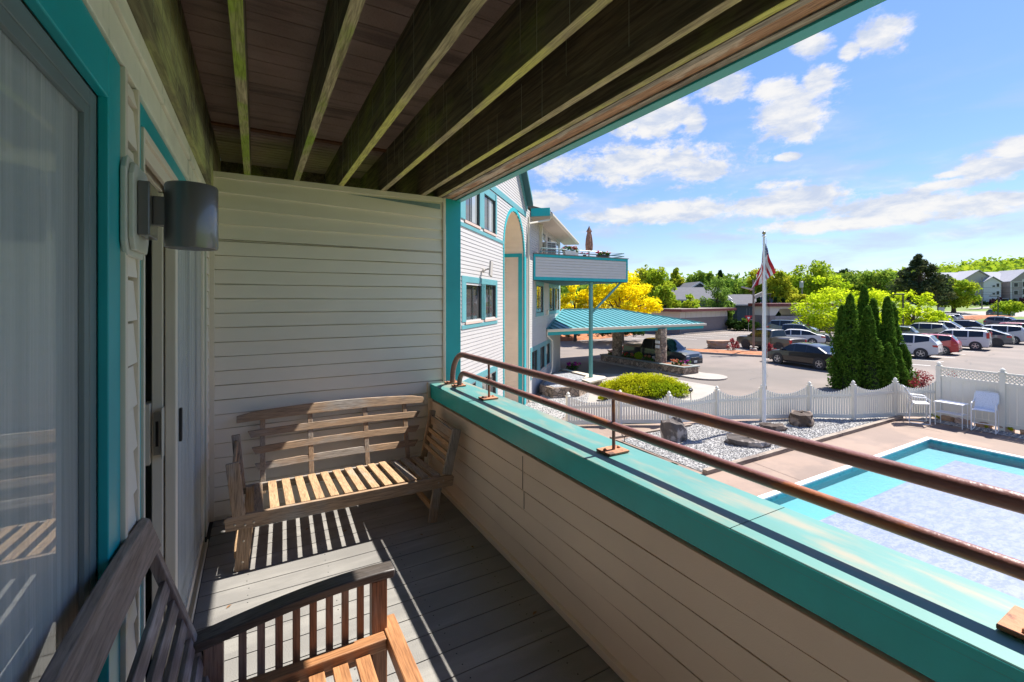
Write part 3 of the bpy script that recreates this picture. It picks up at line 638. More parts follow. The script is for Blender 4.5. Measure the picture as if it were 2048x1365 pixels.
# painted stall lines
PAINT = mat('white_line_paint', (.72, .70, .66), .6)
mb = MB(); dirv = Vector((math.cos(R(-72)), math.sin(R(-72)), 0)); rowv = Vector((math.cos(R(6.6)), math.sin(R(6.6)), 0)); st0 = Vector((37.3, 12.7, 0))
for i in range(-1, 12):
    c = st0+rowv*(i*3.35); a = c+dirv*.6; b = c-dirv*4.9; s_ = dirv.cross(Vector((0, 0, 1)))*.075
    mb.quad(*[(q.x, q.y, GZ-.006) for q in (a-s_, a+s_, b+s_, b-s_)])
for i in range(-3, 10):
    c = Vector((47, 33, 0))+rowv*(i*3.2)*1.0; a = c; b = c+Vector((-1.6, 5, 0)); s_ = Vector((.055, .02, 0))
    mb.quad(*[(q.x, q.y, GZ-.006) for q in (a-s_, a+s_, b+s_, b-s_)])
a_ = []
for t in np.linspace(2.2, 4.4, 14): a_.append((33.2+2.6*math.cos(t), 24.6+2.0*math.sin(t)))
for i in range(len(a_)-1):
    (x0, y0), (x1, y1) = a_[i], a_[i+1]; mb.quad((x0, y0, GZ-.006), (x1, y1, GZ-.006), (x1*1.003, y1*1.005, GZ-.006), (x0*1.003, y0*1.005, GZ-.006))
struct('road_markings', mb, PAINT)
mb = MB(); rd = random.Random(21)
for (px, py, n, hd_) in ((1425, 716, 10, .3), (1455, 742, 8, -.4), (1620, 733, 9, .2), (1400, 735, 7, .9), (1880, 742, 12, .2), (1940, 730, 10, -.3), (1500, 760, 12, .1), (1250, 690, 9, .4), (1980, 712, 9, .5)):
    q = P(px, py); a = hd_; x, y = q.x, q.y
    for _ in range(n):
        a += rd.uniform(-.7, .7); x2, y2 = x+math.cos(a)*.32, y+math.sin(a)*.32; w_ = rd.uniform(.012, .03)
        mb.quad((x, y-w_, GZ-.007), (x2, y2-w_, GZ-.007), (x2, y2+w_, GZ-.007), (x, y+w_, GZ-.007)); x, y = x2, y2
struct('road_cracks', mb, mat('tar_crack', (.07, .06, .055), .7))

# pool yard: concrete deck with the pool let into it, coping, gravel bed with timber edging
PX0, PX1, PY0, PY1 = 7.8, 17.62, -2.4, 5.70
DECK = mat('pink_pool_concrete', (.265, .185, .14), .8, var=.14, vscale=.8, c2=(.21, .15, .118), c2scale=.6, c2lo=.45, c2hi=.6, bump=.2, bscale=70)
mb = MB()
for (x0, x1, y0, y1) in ((2.6, PX0, -3, 8.2), (PX1, 21.3, -3, 8.0), (PX0, PX1, PY1, 8.0), (2.6, 9.4, 8.2, 10.3)):
    mb.add([(x0, y0, GZ), (x1, y0, GZ), (x1, y1, GZ), (x0, y1, GZ)], [(0, 1, 2, 3)])
mb.add([(2.6, 10.3, GZ), (9.1, 10.3, GZ), (8.9, 12.3, GZ), (7, 13, GZ), (2.6, 9.2+3, GZ)], [(0, 1, 2, 3, 4)])
mb.add([(9.4, 8.0, GZ), (18.5, 8.0, GZ), (17.0, 8.9, GZ), (13.9, 10.3, GZ), (11.6, 11.1, GZ), (9.1, 12.3, GZ)], [(0, 1, 2, 3, 4, 5)])
struct('pool_deck', mb, DECK)
POOLW = mat('pool_wall_liner', (.05, .40, .46), .5, c2=(.03, .26, .34), c2scale=9, c2lo=.50, c2hi=.62)
mb = MB(); c_ = .16; zb = GZ-.225; t_ = .0
pr = [(PX0, PY0), (PX1, PY0), (PX1, PY1), (PX0, PY1)]
for i in range(4):
    (x0, y0), (x1, y1) = pr[i], pr[(i+1) % 4]; mb.cur = 0; mb.quad((x0, y0, GZ-.10), (x1, y1, GZ-.10), (x1, y1, GZ-.002), (x0, y0, GZ-.002)); mb.cur = 1; mb.quad((x0, y0, zb), (x1, y1, zb), (x1, y1, GZ-.10), (x0, y0, GZ-.10))
struct('pool_wall', mb, [POOLW, mat('pool_base_liner', (.045, .30, .33), .5)])
def poolfloor():
    m = bpy.data.materials.new('pool_floor_liner'); m.use_nodes = True; k = NT(m.node_tree)
    o = k.new('ShaderNodeOutputMaterial'); b = k.new('ShaderNodeBsdfPrincipled'); b.inputs['Roughness'].default_value = .6; k.link(b.outputs[0], o.inputs[0])
    v = k.new('ShaderNodeTexCoord').outputs['Object']; n = k.noise(k.scalev(v, .5, 1.1, 1), 7, 6, .65, .6); n2 = k.noise(k.scalev(v, .7, 1, 1), 24, 3, .6, .4)
    k.link(k.mix(k.ramp(k.math('ADD', k.math('MULTIPLY', n, .6), k.math('MULTIPLY', n2, .4)), .42, .58), (.13, .17, .27), (.215, .245, .33)), b.inputs['Base Color']); return m
mb = MB(); mb.add([(PX0+.05, PY0, zb+.004), (PX1-.85, PY0, zb+.004), (PX1-.85, PY1-.80, zb+.004), (PX0+.05, PY1-.80, zb+.004)], [(0, 1, 2, 3)]); struct('pool_floor', mb, poolfloor())
mb = MB(); mb.add([(PX0, PY0, zb), (PX1, PY0, zb), (PX1, PY1, zb), (PX0, PY1, zb)], [(0, 1, 2, 3)]); struct('pool_base', mb, mat('pool_base_liner', (.045, .30, .33), .5))
def water():
    m = bpy.data.materials.new('pool_water'); m.use_nodes = True; k = NT(m.node_tree)
    o = k.new('ShaderNodeOutputMaterial'); t = k.new('ShaderNodeBsdfTransparent'); t.inputs[0].default_value = (.985, .985, 1, 1)
    g = k.new('ShaderNodeBsdfGlossy'); g.inputs['Roughness'].default_value = .04; fr = k.new('ShaderNodeFresnel'); fr.inputs[0].default_value = 1.33
    v = k.new('ShaderNodeTexCoord').outputs['Object']; bn = k.new('ShaderNodeBump'); bn.inputs['Strength'].default_value = .8; bn.inputs['Distance'].default_value = .02
    k.link(k.noise(k.scalev(v, .6, 1, 1), 9, 4, .6, .5), bn.inputs['Height']); k.link(bn.outputs[0], g.inputs['Normal']); k.link(bn.outputs[0], fr.inputs['Normal'])
    mx = k.new('ShaderNodeMixShader'); k.link(k.math('MULTIPLY', fr.outputs[0], .9), mx.inputs[0]); k.link(t.outputs[0], mx.inputs[1]); k.link(g.outputs[0], mx.inputs[2]); k.link(mx.outputs[0], o.inputs[0]); return m
mb = MB(); mb.add([(PX0, PY0, GZ-.035), (PX1, PY0, GZ-.035), (PX1, PY1, GZ-.035), (PX0, PY1, GZ-.035)], [(0, 1, 2, 3)]); struct('pool_water', mb, water())
m_ = MB(); cw = .13
m_.box(PX0-cw, PX1+cw, PY1, PY1+cw, GZ+.002, GZ+.035).box(PX0-cw, PX1+cw, PY0-cw, PY0, GZ+.002, GZ+.035).box(PX0-cw, PX0, PY0+.001, PY1-.001, GZ+.002, GZ+.034).box(PX1, PX1+cw, PY0+.001, PY1-.001, GZ+.002, GZ+.034)
struct('pool_coping', m_, mat('white_coping', (.78, .78, .76), .5))
m_ = MB()
for x in (11.0, 14.3, 18.9): m_.add([(x, PY1+.14, GZ+.003), (x+.02, PY1+.14, GZ+.003), (x+.3, 8, GZ+.003), (x+.28, 8, GZ+.003)], [(0, 1, 2, 3)])
struct('deck_joints', m_, mat('joint_dark', (.16, .11, .09), .9))
def gravelmat(name='white_gravel', a=(.13, .125, .12), b=(.52, .50, .48), sc=26):
    if name in MATS: return MATS[name]
    m = bpy.data.materials.new(name); m.use_nodes = True; k = NT(m.node_tree)
    o = k.new('ShaderNodeOutputMaterial'); p = k.new('ShaderNodeBsdfPrincipled'); p.inputs['Roughness'].default_value = .8; k.link(p.outputs[0], o.inputs[0])
    v = k.new('ShaderNodeTexCoord').outputs['Object']; vo = k.new('ShaderNodeTexVoronoi'); vo.inputs['Scale'].default_value = sc; k.link(v, vo.inputs['Vector'])
    s_ = k.new('ShaderNodeSeparateColor'); k.link(vo.outputs['Color'], s_.inputs[0]); k.link(k.mix(s_.outputs[0], a, b), p.inputs['Base Color'])
    bn = k.new('ShaderNodeBump'); bn.inputs['Strength'].default_value = 1; bn.inputs['Distance'].default_value = .03; bn.invert = True; k.link(vo.outputs['Distance'], bn.inputs['Height']); k.link(bn.outputs[0], p.inputs['Normal'])
    MATS[name] = m; return m
GRV = gravelmat()
def gravel(name, poly, z, n, seed, size=.028):
    mb = MB(); mb.add([(p[0], p[1], z) for p in poly], [tuple(range(len(poly)))])
    rd = random.Random(seed); x0 = min(p[0] for p in poly); x1 = max(p[0] for p in poly); y0 = min(p[1] for p in poly); y1 = max(p[1] for p in poly); k_ = 0
    while k_ < n:
        x, y = rd.uniform(x0, x1), rd.uniform(y0, y1); ins = False; j = len(poly)-1
        for i in range(len(poly)):
            if (poly[i][1] > y) != (poly[j][1] > y) and x < (poly[j][0]-poly[i][0])*(y-poly[i][1])/(poly[j][1]-poly[i][1])+poly[i][0]: ins = not ins
            j = i
        if not ins: continue
        s = size*rd.uniform(.5, 1.3); a = rd.uniform(0, 3.1); ca, sa = math.cos(a)*s, math.sin(a)*s
        mb.add([(x+ca, y+sa, z), (x-sa*.7, y+ca*.7, z), (x-ca, y-sa, z), (x+sa*.7, y-ca*.7, z), (x+rd.uniform(-.3, .3)*s, y+rd.uniform(-.3, .3)*s, z+s*rd.uniform(.4, .8))], [(0, 1, 4), (1, 2, 4), (2, 3, 4), (3, 0, 4)]); k_ += 1
    return tag(mb.build(name, GRV), kind='stuff')
gravel('gravel', [(9.45, 7.30), (19.75, 7.22), (20.5, 7.5), (18.2, 8.4), (16.9, 8.95), (15.1, 9.5), (12.2, 10.65), (9.5, 10.2)], GZ+.012, 15000, 3)
gravel('gravel', [(9.6, 15.7), (11.7, 17.4), (13.2, 16.2), (11.8, 14.7), (9.1, 12.9), (7.6, 13.8)], GZ+.004, 2600, 5)
gravel('gravel', [(20.2, 6.9), (20.75, 6.9), (20.75, 2), (20.0, 2)], GZ+.012, 1600, 6)
TIMB = wood('landscape_timber', 0, (.34, .27, .21), (.22, .17, .13), (.15, .11, .09), 2, grain=20)
eg = thing('timber_edging', 'low brown timber edging between the white gravel bed and the pink deck', 'edging', (9.4, 7.24, GZ))
for i in range(5): MB().box(i*2.1, i*2.1+2.085, -.07, .07, .0, .11).build('timber', TIMB, eg, bevel=.008)
eg2 = thing('timber_edging', 'short dark timber strip crossing the gravel below the middle of the picket fence', 'edging', (10.2, 10.4, GZ), R(-4)); MB().box(-.9, 2.4, -.05, .05, 0, .07).build('timber', TIMB, eg2, bevel=.008)

# ------------------------------------------------------------------ picket fence
FW = mat('fence_white_vinyl', (.76, .72, .63), .4)
def capped_post(x, y, ztop, w_, par, name='post'):
    h = w_/2; m_ = MB(); m_.box(x-h, x+h, y-h, y+h, GZ-.02, ztop-.16)
    m_.box(x-h*1.3, x+h*1.3, y-h*1.3, y+h*1.3, ztop-.16, ztop-.135)
    pr = [(h*1.15, -.135), (h*.75, -.115), (h*1.05, -.085), (h*1.0, -.055), (h*.5, -.02), (.004, 0)]
    m_.lathe([(a, ztop+b) for a, b in pr], (x, y, 0), 12)
    return m_.build(name, FW, par, bevel=.003)
posts = [(1136, 15.05, -1.50), (1240, 15.2, -1.46), (1338, 15.2, -1.50), (1434, 15.7, -1.42), (1524, 15.8, -1.38), (1619, 16.0, -1.32), (1706.5, 15.85, -1.26), (1790.5, 16.1, -1.20)]
pk = thing('picket_fence', 'low white scalloped picket fence between the gravel bed and the drive', 'fence', (0, 0, 0))
PP = []
for (px, d_, zt) in posts:
    q = D(px, HZ, d_); PP.append((q.x, q.y, zt)); capped_post(q.x, q.y, zt, .115, pk)
tall1 = (20.95, 6.55); tall2 = (20.82, 4.95)
PP.append((tall1[0], tall1[1]+.07, -1.18))
for i in range(len(PP)-1):
    (x0, y0, z0), (x1, y1, z1) = PP[i], PP[i+1]; L = math.hypot(x1-x0, y1-y0); u = Vector(((x1-x0)/L, (y1-y0)/L, 0)); n = int(L/.083); m_ = MB()
    for j in range(n):
        t = (j+.5)/n; c = Vector((x0, y0, 0))+u*(L*t); zt = z0+(z1-z0)*t-.12-.27*(1-(2*t-1)**2)
        a = c-u*.031; b = c+u*.031; nv = Vector((-u.y, u.x, 0))*.011
        vs = [a-nv, b-nv, b+nv, a+nv]
        m_.add([(p.x, p.y, GZ+.11) for p in vs]+[(p.x, p.y, zt-.02) for p in vs]+[(c.x, c.y, zt+.012)], [(0, 1, 5, 4), (1, 2, 6, 5), (2, 3, 7, 6), (3, 0, 4, 7), (4, 5, 8), (5, 6, 8), (6, 7, 8), (7, 4, 8), (3, 2, 1, 0)])
    m_.build('picket_panel', FW, pk)
    m_ = MB()
    for zz_, hh in ((GZ+.13, .13), (-1.0, 0)):
        m_ = MB(); za = z0-.52 if hh == 0 else zz_; zb_ = z1-.52 if hh == 0 else zz_
        if hh == 0: hh = .085
        m_.bar((x0+u.x*.05, y0+u.y*.05, za), (x1-u.x*.05, y1-u.y*.05, zb_), .045, hh)
        m_.build('rail', FW, pk)
# privacy fence with lattice top
LATT = FW
pf = thing('privacy_fence', 'tall white board fence with lattice top behind the pool chairs', 'fence', (0, 0, 0))
tp = [tall1, tall2, (20.78, 3.05), (20.74, 1.15), (20.7, -.8)]
for (x, y) in tp: capped_post(x, y, -.63, .135, pf)
for i in range(4):
    (x0, y0), (x1, y1) = tp[i], tp[i+1]; L = math.hypot(x1-x0, y1-y0); u = Vector(((x1-x0)/L, (y1-y0)/L, 0)); nv = Vector((-u.y, u.x, 0))
    m_ = MB(); n = int(L/.15)
    for j in range(n):
        a = Vector((x0, y0, 0))+u*(L*j/n+.003); b = Vector((x0, y0, 0))+u*(L*(j+1)/n-.003); off = .0 if j % 2 else .005
        m_.bar((a.x+nv.x*off, a.y+nv.y*off, (GZ+.22-1.22)/2), (b.x+nv.x*off, b.y+nv.y*off, (GZ+.22-1.22)/2), .022, -1.22-(GZ+.22))
    m_.build('board_panel', FW, pf)
    m_ = MB(); A_ = (x0+u.x*.07, y0+u.y*.07); B_ = (x1-u.x*.07, y1-u.y*.07)
    for z, h in ((GZ+.19, .15), (-1.17, .12), (-.83, .07)): MB().bar((*A_, z), (*B_, z), .05, h).build('rail', FW, pf)
    m_ = MB(); LL = L-.14; z0, z1 = -1.11, -.865; hh = z1-z0
    t = -hh
    while t < LL:
        for sgn, of in ((1, .006), (-1, -.006)):
            a, b = (t, t+hh) if sgn > 0 else (t+hh, t); za, zb_ = z0, z1
            if a < 0: za = z0+(-a)*(z1-z0)/hh; a = 0
            if b < 0: zb_ = z1-(-b)*(z1-z0)/hh; b = 0
            if a > LL: za = z0+(a-LL)*(z1-z0)/hh; a = LL
            if b > LL: zb_ = z1-(b-LL)*(z1-z0)/hh; b = LL
            if abs(a-b) < .02: continue
            m_.bar((A_[0]+u.x*a+nv.x*of, A_[1]+u.y*a+nv.y*of, za), (A_[0]+u.x*b+nv.x*of, A_[1]+u.y*b+nv.y*of, zb_), .008, .035)
        t += .105
    m_.build('lattice', LATT, pf)

# ------------------------------------------------------------------ pool furniture
WM = mat('white_powder_coat', (.80, .80, .80), .35)
def slingmat():
    m = bpy.data.materials.new('white_perforated_sheet'); m.use_nodes = True; k = NT(m.node_tree)
    o = k.new('ShaderNodeOutputMaterial'); b = k.new('ShaderNodeBsdfPrincipled'); b.inputs['Base Color'].default_value = (.80, .80, .84, 1); b.inputs['Roughness'].default_value = .4
    v = k.new('ShaderNodeTexCoord').outputs['Object']; vo = k.new('ShaderNodeTexVoronoi'); vo.inputs['Scale'].default_value = 55; k.link(v, vo.inputs['Vector'])
    f = k.ramp(vo.outputs['Distance'], .22, .26); f = k.math('ADD', k.math('MULTIPLY', k.math('SUBTRACT', 1, f), -1), 1); f = k.math('SUBTRACT', 1, k.math('MULTIPLY', k.math('SUBTRACT', 1, f), .0))
    hole = k.ramp(vo.outputs['Distance'], .30, .20); t = k.new('ShaderNodeBsdfTransparent'); mx = k.new('ShaderNodeMixShader'); k.link(k.math('MULTIPLY', hole, .45), mx.inputs[0]); k.link(b.outputs[0], mx.inputs[1]); k.link(t.outputs[0], mx.inputs[2]); k.link(mx.outputs[0], o.inputs[0]); return m
SL = slingmat()
def poolchair(x, y, rz, label):
    t = thing('pool_chair', label, 'chair', (x, y, GZ), rz, 'white metal bar height chairs by the pool')
    for s in (-1, 1):
        yy = s*.27
        MB().tube([(.26, yy, .86), (.27, yy, .80), (.27, yy, .02)], .017, 8).build('leg', WM, t, smooth=True)
        MB().tube([(-.16, yy, .72), (-.22, yy, .55), (-.27, yy, .10), (-.25, yy, .03), (-.18, yy, .02), (.25, yy, .02)], .014, 8).build('leg', WM, t, smooth=True)
        MB().tube([(-.33, yy*.97, 1.16), (-.27, yy, 1.02), (-.18, yy*1.02, .92), (-.04, yy*1.03, .905), (.14, yy*1.03, .905), (.23, yy, .88), (.27, yy, .80), (.27, yy, .72)], .018, 8).build('armrest', WM, t, smooth=True)
    m_ = MB(); pr = [(-.36, 1.20), (-.33, 1.16), (-.25, .98), (-.19, .80), (-.14, .70), (-.05, .685), (.12, .70), (.25, .71), (.29, .69)]
    for i in range(len(pr)-1):
        a, b = pr[i], pr[i+1]; m_.add([(a[0], -.255, a[1]), (a[0], .255, a[1]), (b[0], .255, b[1]), (b[0], -.255, b[1])], [(0, 1, 2, 3)])
    m_.build('seat_sling', SL, t, smooth=True, angle=70)
    MB().tube([(-.36, -.26, 1.20), (-.375, 0, 1.225), (-.36, .26, 1.20)], .014, 8).build('top_rail', WM, t, smooth=True)
    MB().tube([(.27, -.27, .28), (.27, .27, .28)], .012, 8).build('footrest', WM, t, smooth=True)
    return t
poolchair(19.72, 6.72, R(-62), 'white metal bar chair turned sideways at the corner of the picket fence')
poolchair(20.28, 5.22, R(-173), 'white metal bar chair facing the pool in front of the lattice fence')
tb = thing('side_table', 'white two-tier metal side table between the two white chairs', 'table', (20.12, 5.98, GZ), R(-2))
MB().box(-.22, .22, -.36, .36, .775, .795).build('tabletop', SL, tb, bevel=.004); MB().box(-.2, .2, -.33, .33, .43, .445).build('shelf', SL, tb)
for a in (-.2, .2):
    for b in (-.34, .34): MB().tube([(a, b, 0), (a, b, .775)], .012, 8).build('leg', WM, tb, smooth=True)
m_ = MB()
for a in (-.235, .235): m_.tube([(a, -.37, .76), (a, -.35, .787), (a, .35, .787), (a, .37, .76)], .013, 8)
m_.build('rim', WM, tb, smooth=True)

# ------------------------------------------------------------------ rocks, spotlights
def rock(label, c, sx, sy, sz, seed, m, rz=0, flat=False, name='boulder', tilt=0, cat='boulder'):
    rd = random.Random(seed); mb = MB(); n, k_ = 12, 7; vs = []
    for i in range(k_+1):
        ph = math.pi*i/k_
        for j in range(n):
            t = 2*math.pi*j/n; x, y, z = math.sin(ph)*math.cos(t), math.sin(ph)*math.sin(t), math.cos(ph)
            q = max(abs(x), abs(y), abs(z)); f = 1/(q**.75)*rd.uniform(.80, 1.1)
            x, y, z = x*f, y*f, z*(f if not flat else 1/q*.98)
            if flat: z = min(z, .8)
            vs.append((x*sx, y*sy, z*sz))
    fs = [(i*n+j, (i+1)*n+j, (i+1)*n+(j+1) % n, i*n+(j+1) % n) for i in range(k_) for j in range(n)]
    mb.add(vs, fs); o = mb.build(name, m); o.location = c; o.rotation_euler = (tilt, 0, rz)
    return tag(o, label, cat)
RK = mat('brown_boulder', (.085, .058, .045), .9, var=.35, vscale=3, bump=1, bscale=9, c2=(.22, .165, .13), c2scale=2.4, c2lo=.52, c2hi=.6)
RKG = mat('grey_boulder', (.11, .09, .08), .9, var=.35, vscale=3, bump=1, bscale=9, c2=(.34, .29, .26), c2scale=2.2, c2lo=.5, c2hi=.6)
p = P(1606, 852); rock('low wide brown boulder on the gravel close to the picket fence', (p.x+.1, p.y+.1, GZ+.17), .42, .33, .27, 3, RK, R(20))
p = P(1335, 884); rock('upright grey stone with a split pointed top in the gravel bed', (p.x+.25, p.y, GZ+.22), .36, .26, .44, 8, RKG, R(-25))
p = P(1490, 892); rock('leaning grey slab of rock between the gravel and the railing line', (p.x+.1, p.y, GZ+.08), .58, .24, .18, 11, RKG, R(-48), tilt=.25)
p = P(1545, 872); rock('dark low stone right behind the leaning grey slab', (p.x+.6, p.y+.35, GZ+.06), .4, .2, .15, 12, RK, R(-30))
p = P(1265, 771); rock('flat-topped pinkish stone block behind the golden shrub', (p.x+.2, p.y+.3, GZ+.2), .62, .4, .30, 14, mat('pink_block', (.42, .31, .26), .9, var=.2, vscale=2, bump=.6, bscale=8), R(10), flat=True)
p = P(1434, 697); rock('flat-topped orange-brown boulder on the mulch island', (p.x+.2, p.y, GZ+.35), .95, .55, .40, 15, mat('orange_block', (.36, .23, .16), .9, var=.3, vscale=1.5, bump=.6, bscale=5), R(-25), flat=True)
BLK = mat('black_fixture', (.02, .02, .022), .4)
def spot(x, y, h, label, rz):
    t = thing('landscape_spotlight', label, 'spotlight', (x, y, GZ), rz)
    MB().tube([(0, 0, 0), (0, 0, h*.7), (.015, 0, h*.72), (0, 0, h)], .012, 8).build('stake', BLK, t, smooth=True)
    MB().lathe([(.035, -.09), (.05, -.07), (.055, .06), (.07, .065), (.07, .075), (.05, .07)], (0, 0, h+.05), 14, 'y').build('lamp_head', BLK, t, smooth=True)
    MB().lathe([(.048, .0725), (.03, .074)], (0, 0, h+.05), 14, 'y').build('lens', CHROME, t)
q = D(1381, HZ, 15.9); spot(q.x, q.y, .98, 'tall black landscape spotlight beside the golden shrub', R(-60))
q = P(1249, 884); spot(q.x, q.y, .18, 'small black spotlight on the gravel under the railing post', R(120))
# rock strip, flowers at the foot of the tall fence
for i, yy in enumerate((6.3, 5.9, 5.4, 4.9, 4.4, 3.9)):
    rock(['round tan rock', 'small orange rock', 'pale flat rock', 'brown rock', 'broad pink-brown rock', 'grey-pink rock'][i]+' at the foot of the lattice fence '+['by the corner post', 'behind the white table', 'behind the right chair', 'beside the second tall post', 'right of the second tall post', 'nearest the right edge'][i], (20.92-.06*i*.1, yy, GZ+.06), .17+.03*(i % 3), .2, .12, 30+i, mat('tan_rock%d' % (i % 2), ((.45, .27, .16), (.50, .36, .28))[i % 2], .9, var=.25, vscale=4, bump=.6, bscale=10), name='rock', cat='rock')
# ================================================================== HOTEL WING (local x runs away along the wall, local -y faces the pool)
AL = R(46); WO_ = (9.585, 15.848, 0)
wg = thing('hotel_wing', 'three storey hotel wing with pale clapboards, teal trim and a tall arched recess', 'building', WO_, AL)
FBASE, XL, XR = GZ-.1, -12.0, 9.26
TF = TEALF
wins = [(-7.05, -5.80, .98, 1.98), (-5.45, -4.38, .98, 2.00), (-7.1, -5.95, 3.60, 4.62), (-5.55, -4.40, 3.60, 4.65), (-7.2, -6.3, -1.7, -.68), (-5.75, -4.38, -1.7, -.68)]
wins2 = [(2.05, 3.65, .95, 2.20), (5.45, 7.0, .95, 2.20), (7.2, 8.8, .95, 2.20), (1.0, 2.2, -1.75, -.70), (2.9, 4.0, -1.75, -.70), (4.55, 5.5, -1.75, -.70)]
ARC = (-3.40, -.40); AZ = 3.28; AR = (ARC[1]-ARC[0])/2; ACX = (ARC[0]+ARC[1])/2
def archhole():
    hs = [(ARC[0], ARC[1], FBASE-1, AZ)]; z = AZ
    while z < AZ+AR:
        hw_ = math.sqrt(max(0, AR*AR-(z+.02-AZ)**2)); hs.append((ACX-hw_, ACX+hw_, z, z+.05)); z += .05
    return hs
EAV = 5.30; PKX, PKZ = -7.2, 11.6
def gclip(z):
    if z <= EAV: return (XL, XR)
    f = (PKZ-z)/(PKZ-EAV); return (PKX-(-.15-PKX)*f, PKX+(-.15-PKX)*f)
UPB = 3.56
mb = MB(); holes = wins+wins2+archhole()
siding(mb, XL, XR, FBASE, EAV, holes=holes, e=.102, d=.020)
siding(mb, XL, .6, EAV, PKZ, clip=gclip, e=.102, d=.020)
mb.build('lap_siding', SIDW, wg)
m_ = MB(); m_.box(XL, ARC[0]-.005, .32, 6, FBASE, EAV).box(ARC[1]+.06, XR, .32, 5, FBASE, 4.6)
m_.box(ARC[0], ARC[1], 1.36, 6, FBASE, EAV).box(XL, .2, 1.4, 6, 4.83, EAV+.2)
m_.extr([(XL-1, EAV), (PKX, PKZ-.3), (-.2, EAV)], 1, .33, 6); m_.build('core', SIDW, wg)
# trim
m_ = MB(); T_ = .034
def trim(x0, x1, z0, z1, p=T_): MB().box(x0, x1, -p, .0, z0, z1).build('teal_trim', TF, wg, bevel=.003) if False else m_.box(x0, x1, -p, .0, z0, z1)
def flush(nm='teal_trim'):
    global m_
    m_.build(nm, TF, wg, bevel=.003); m_ = MB()
def surround(w_, side=.16, top=.16, bot=.10):
    for (x0, x1, z0, z1) in w_:
        trim(x0-side, x0, z0, z1); trim(x1, x1+side, z0, z1)
surround([(-7.05, -5.80, .98, 2.0)], .30); trim(-5.80, -5.45, .98, 2.0); trim(-4.38, -4.22, .98, 2.0); trim(-7.36, -4.22, 2.0, 2.16, .034); trim(-7.36, -4.22, .80, .90, .034)
flush(); trim(-7.45, -7.1, 3.6, 4.85); trim(-5.95, -5.55, 3.6, 4.85); trim(-4.40, -4.26, 3.6, 4.85); trim(-7.45, -4.26, 4.64, 4.86, .02); trim(-7.45, -3.45, 3.40, 3.50, .034)
flush(); trim(-8, -.1, 4.90, 5.10, .034); flush()
trim(-7.5, -7.2, -1.7, -.68); trim(-6.3, -5.75, -1.7, -.68); trim(-4.38, -4.2, -1.7, -.68); trim(-7.5, -4.2, -.68, -.5, .034)
flush()
for (x0, x1, z0, z1) in wins2[:3]: trim(x0-.10, x0, z0, z1); flush(); trim(x1, x1+.10, z0, z1); flush()
trim(1.9, 3.8, 2.20, 2.42, .034); flush(); trim(5.3, 8.95, 2.20, 2.42, .034); flush(); trim(1.9, 3.8, .78, .95, .034); flush(); trim(5.3, 8.95, .78, .95, .034)
flush(); trim(.75, 5.75, -.70, -.50, .034); trim(.75, 1.0, -1.75, -.7); trim(2.2, 2.9, -1.75, -.7); trim(4.0, 4.55, -1.75, -.7); trim(5.5, 5.72, -1.75, -.7); trim(.75, 5.72, -1.86, -1.75, .034)
m_.build('teal_trim', TF, wg, bevel=.003)
m_ = MB()
for s0, s1 in ((AR, AR+.13),):
    for i in range(20):
        a0, a1 = math.pi*i/20, math.pi*(i+1)/20
        q = [(ACX+r*math.cos(a), AZ+r*math.sin(a)) for r, a in ((s0, a0), (s1, a0), (s1, a1), (s0, a1))]
        m_.add([(x, -.03, z) for x, z in q]+[(x, .02, z) for x, z in q], [(0, 1, 2, 3), (4, 7, 6, 5), (0, 4, 5, 1), (1, 5, 6, 2), (2, 6, 7, 3), (3, 7, 4, 0)])
trim(ARC[0]-.10, ARC[0], FBASE, AZ); m_.box(ARC[1], ARC[1]+.28, -.034, .03, FBASE, AZ-.002)
m_.build('arch_trim', TEAL, wg)
# recess: side walls, curved soffit, back wall with the framed panel
mb = MB(); siding(mb, 0, 1.3, FBASE, AZ, d=.012); mb.build('recess_siding', SIDP, wg, loc=(ARC[1]-.002, 1.33, 0), rz=-math.pi/2)
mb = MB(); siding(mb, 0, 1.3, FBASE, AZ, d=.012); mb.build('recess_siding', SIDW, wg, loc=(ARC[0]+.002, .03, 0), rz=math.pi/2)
m_ = MB()
for i in range(24):
    a0, a1 = math.pi*i/24, math.pi*(i+1)/24; r0 = AR; r1 = AR-.012
    m_.add([(ACX+r1*math.cos(a0), .03, AZ+r1*math.sin(a0)), (ACX+r0*math.cos(a1), .03, AZ+r0*math.sin(a1)), (ACX+r0*math.cos(a1), 1.33, AZ+r0*math.sin(a1)), (ACX+r1*math.cos(a0), 1.33, AZ+r1*math.sin(a0))], [(0, 1, 2, 3)])
m_.build('arch_soffit', SIDP, wg)
mb = MB(); siding(mb, ARC[0], ARC[1], FBASE, AZ+AR, d=.012); mb.build('recess_siding', SIDP, wg, loc=(0, 1.33, 0))
m_ = MB()
m_.box(ARC[1]-.035, ARC[1]-.016, .06, .22, FBASE, AZ-.02).box(ARC[1]-.035, ARC[1]-.016, 1.14, 1.30, FBASE, AZ-.02).box(ARC[1]-.036, ARC[1]-.016, .06, 1.30, AZ-.02, AZ+.12)
m_.box(ARC[0]+.02, ARC[0]+.035, 1.0, 1.2, FBASE, AZ+.1)
m_.build('recess_trim', TEAL, wg)
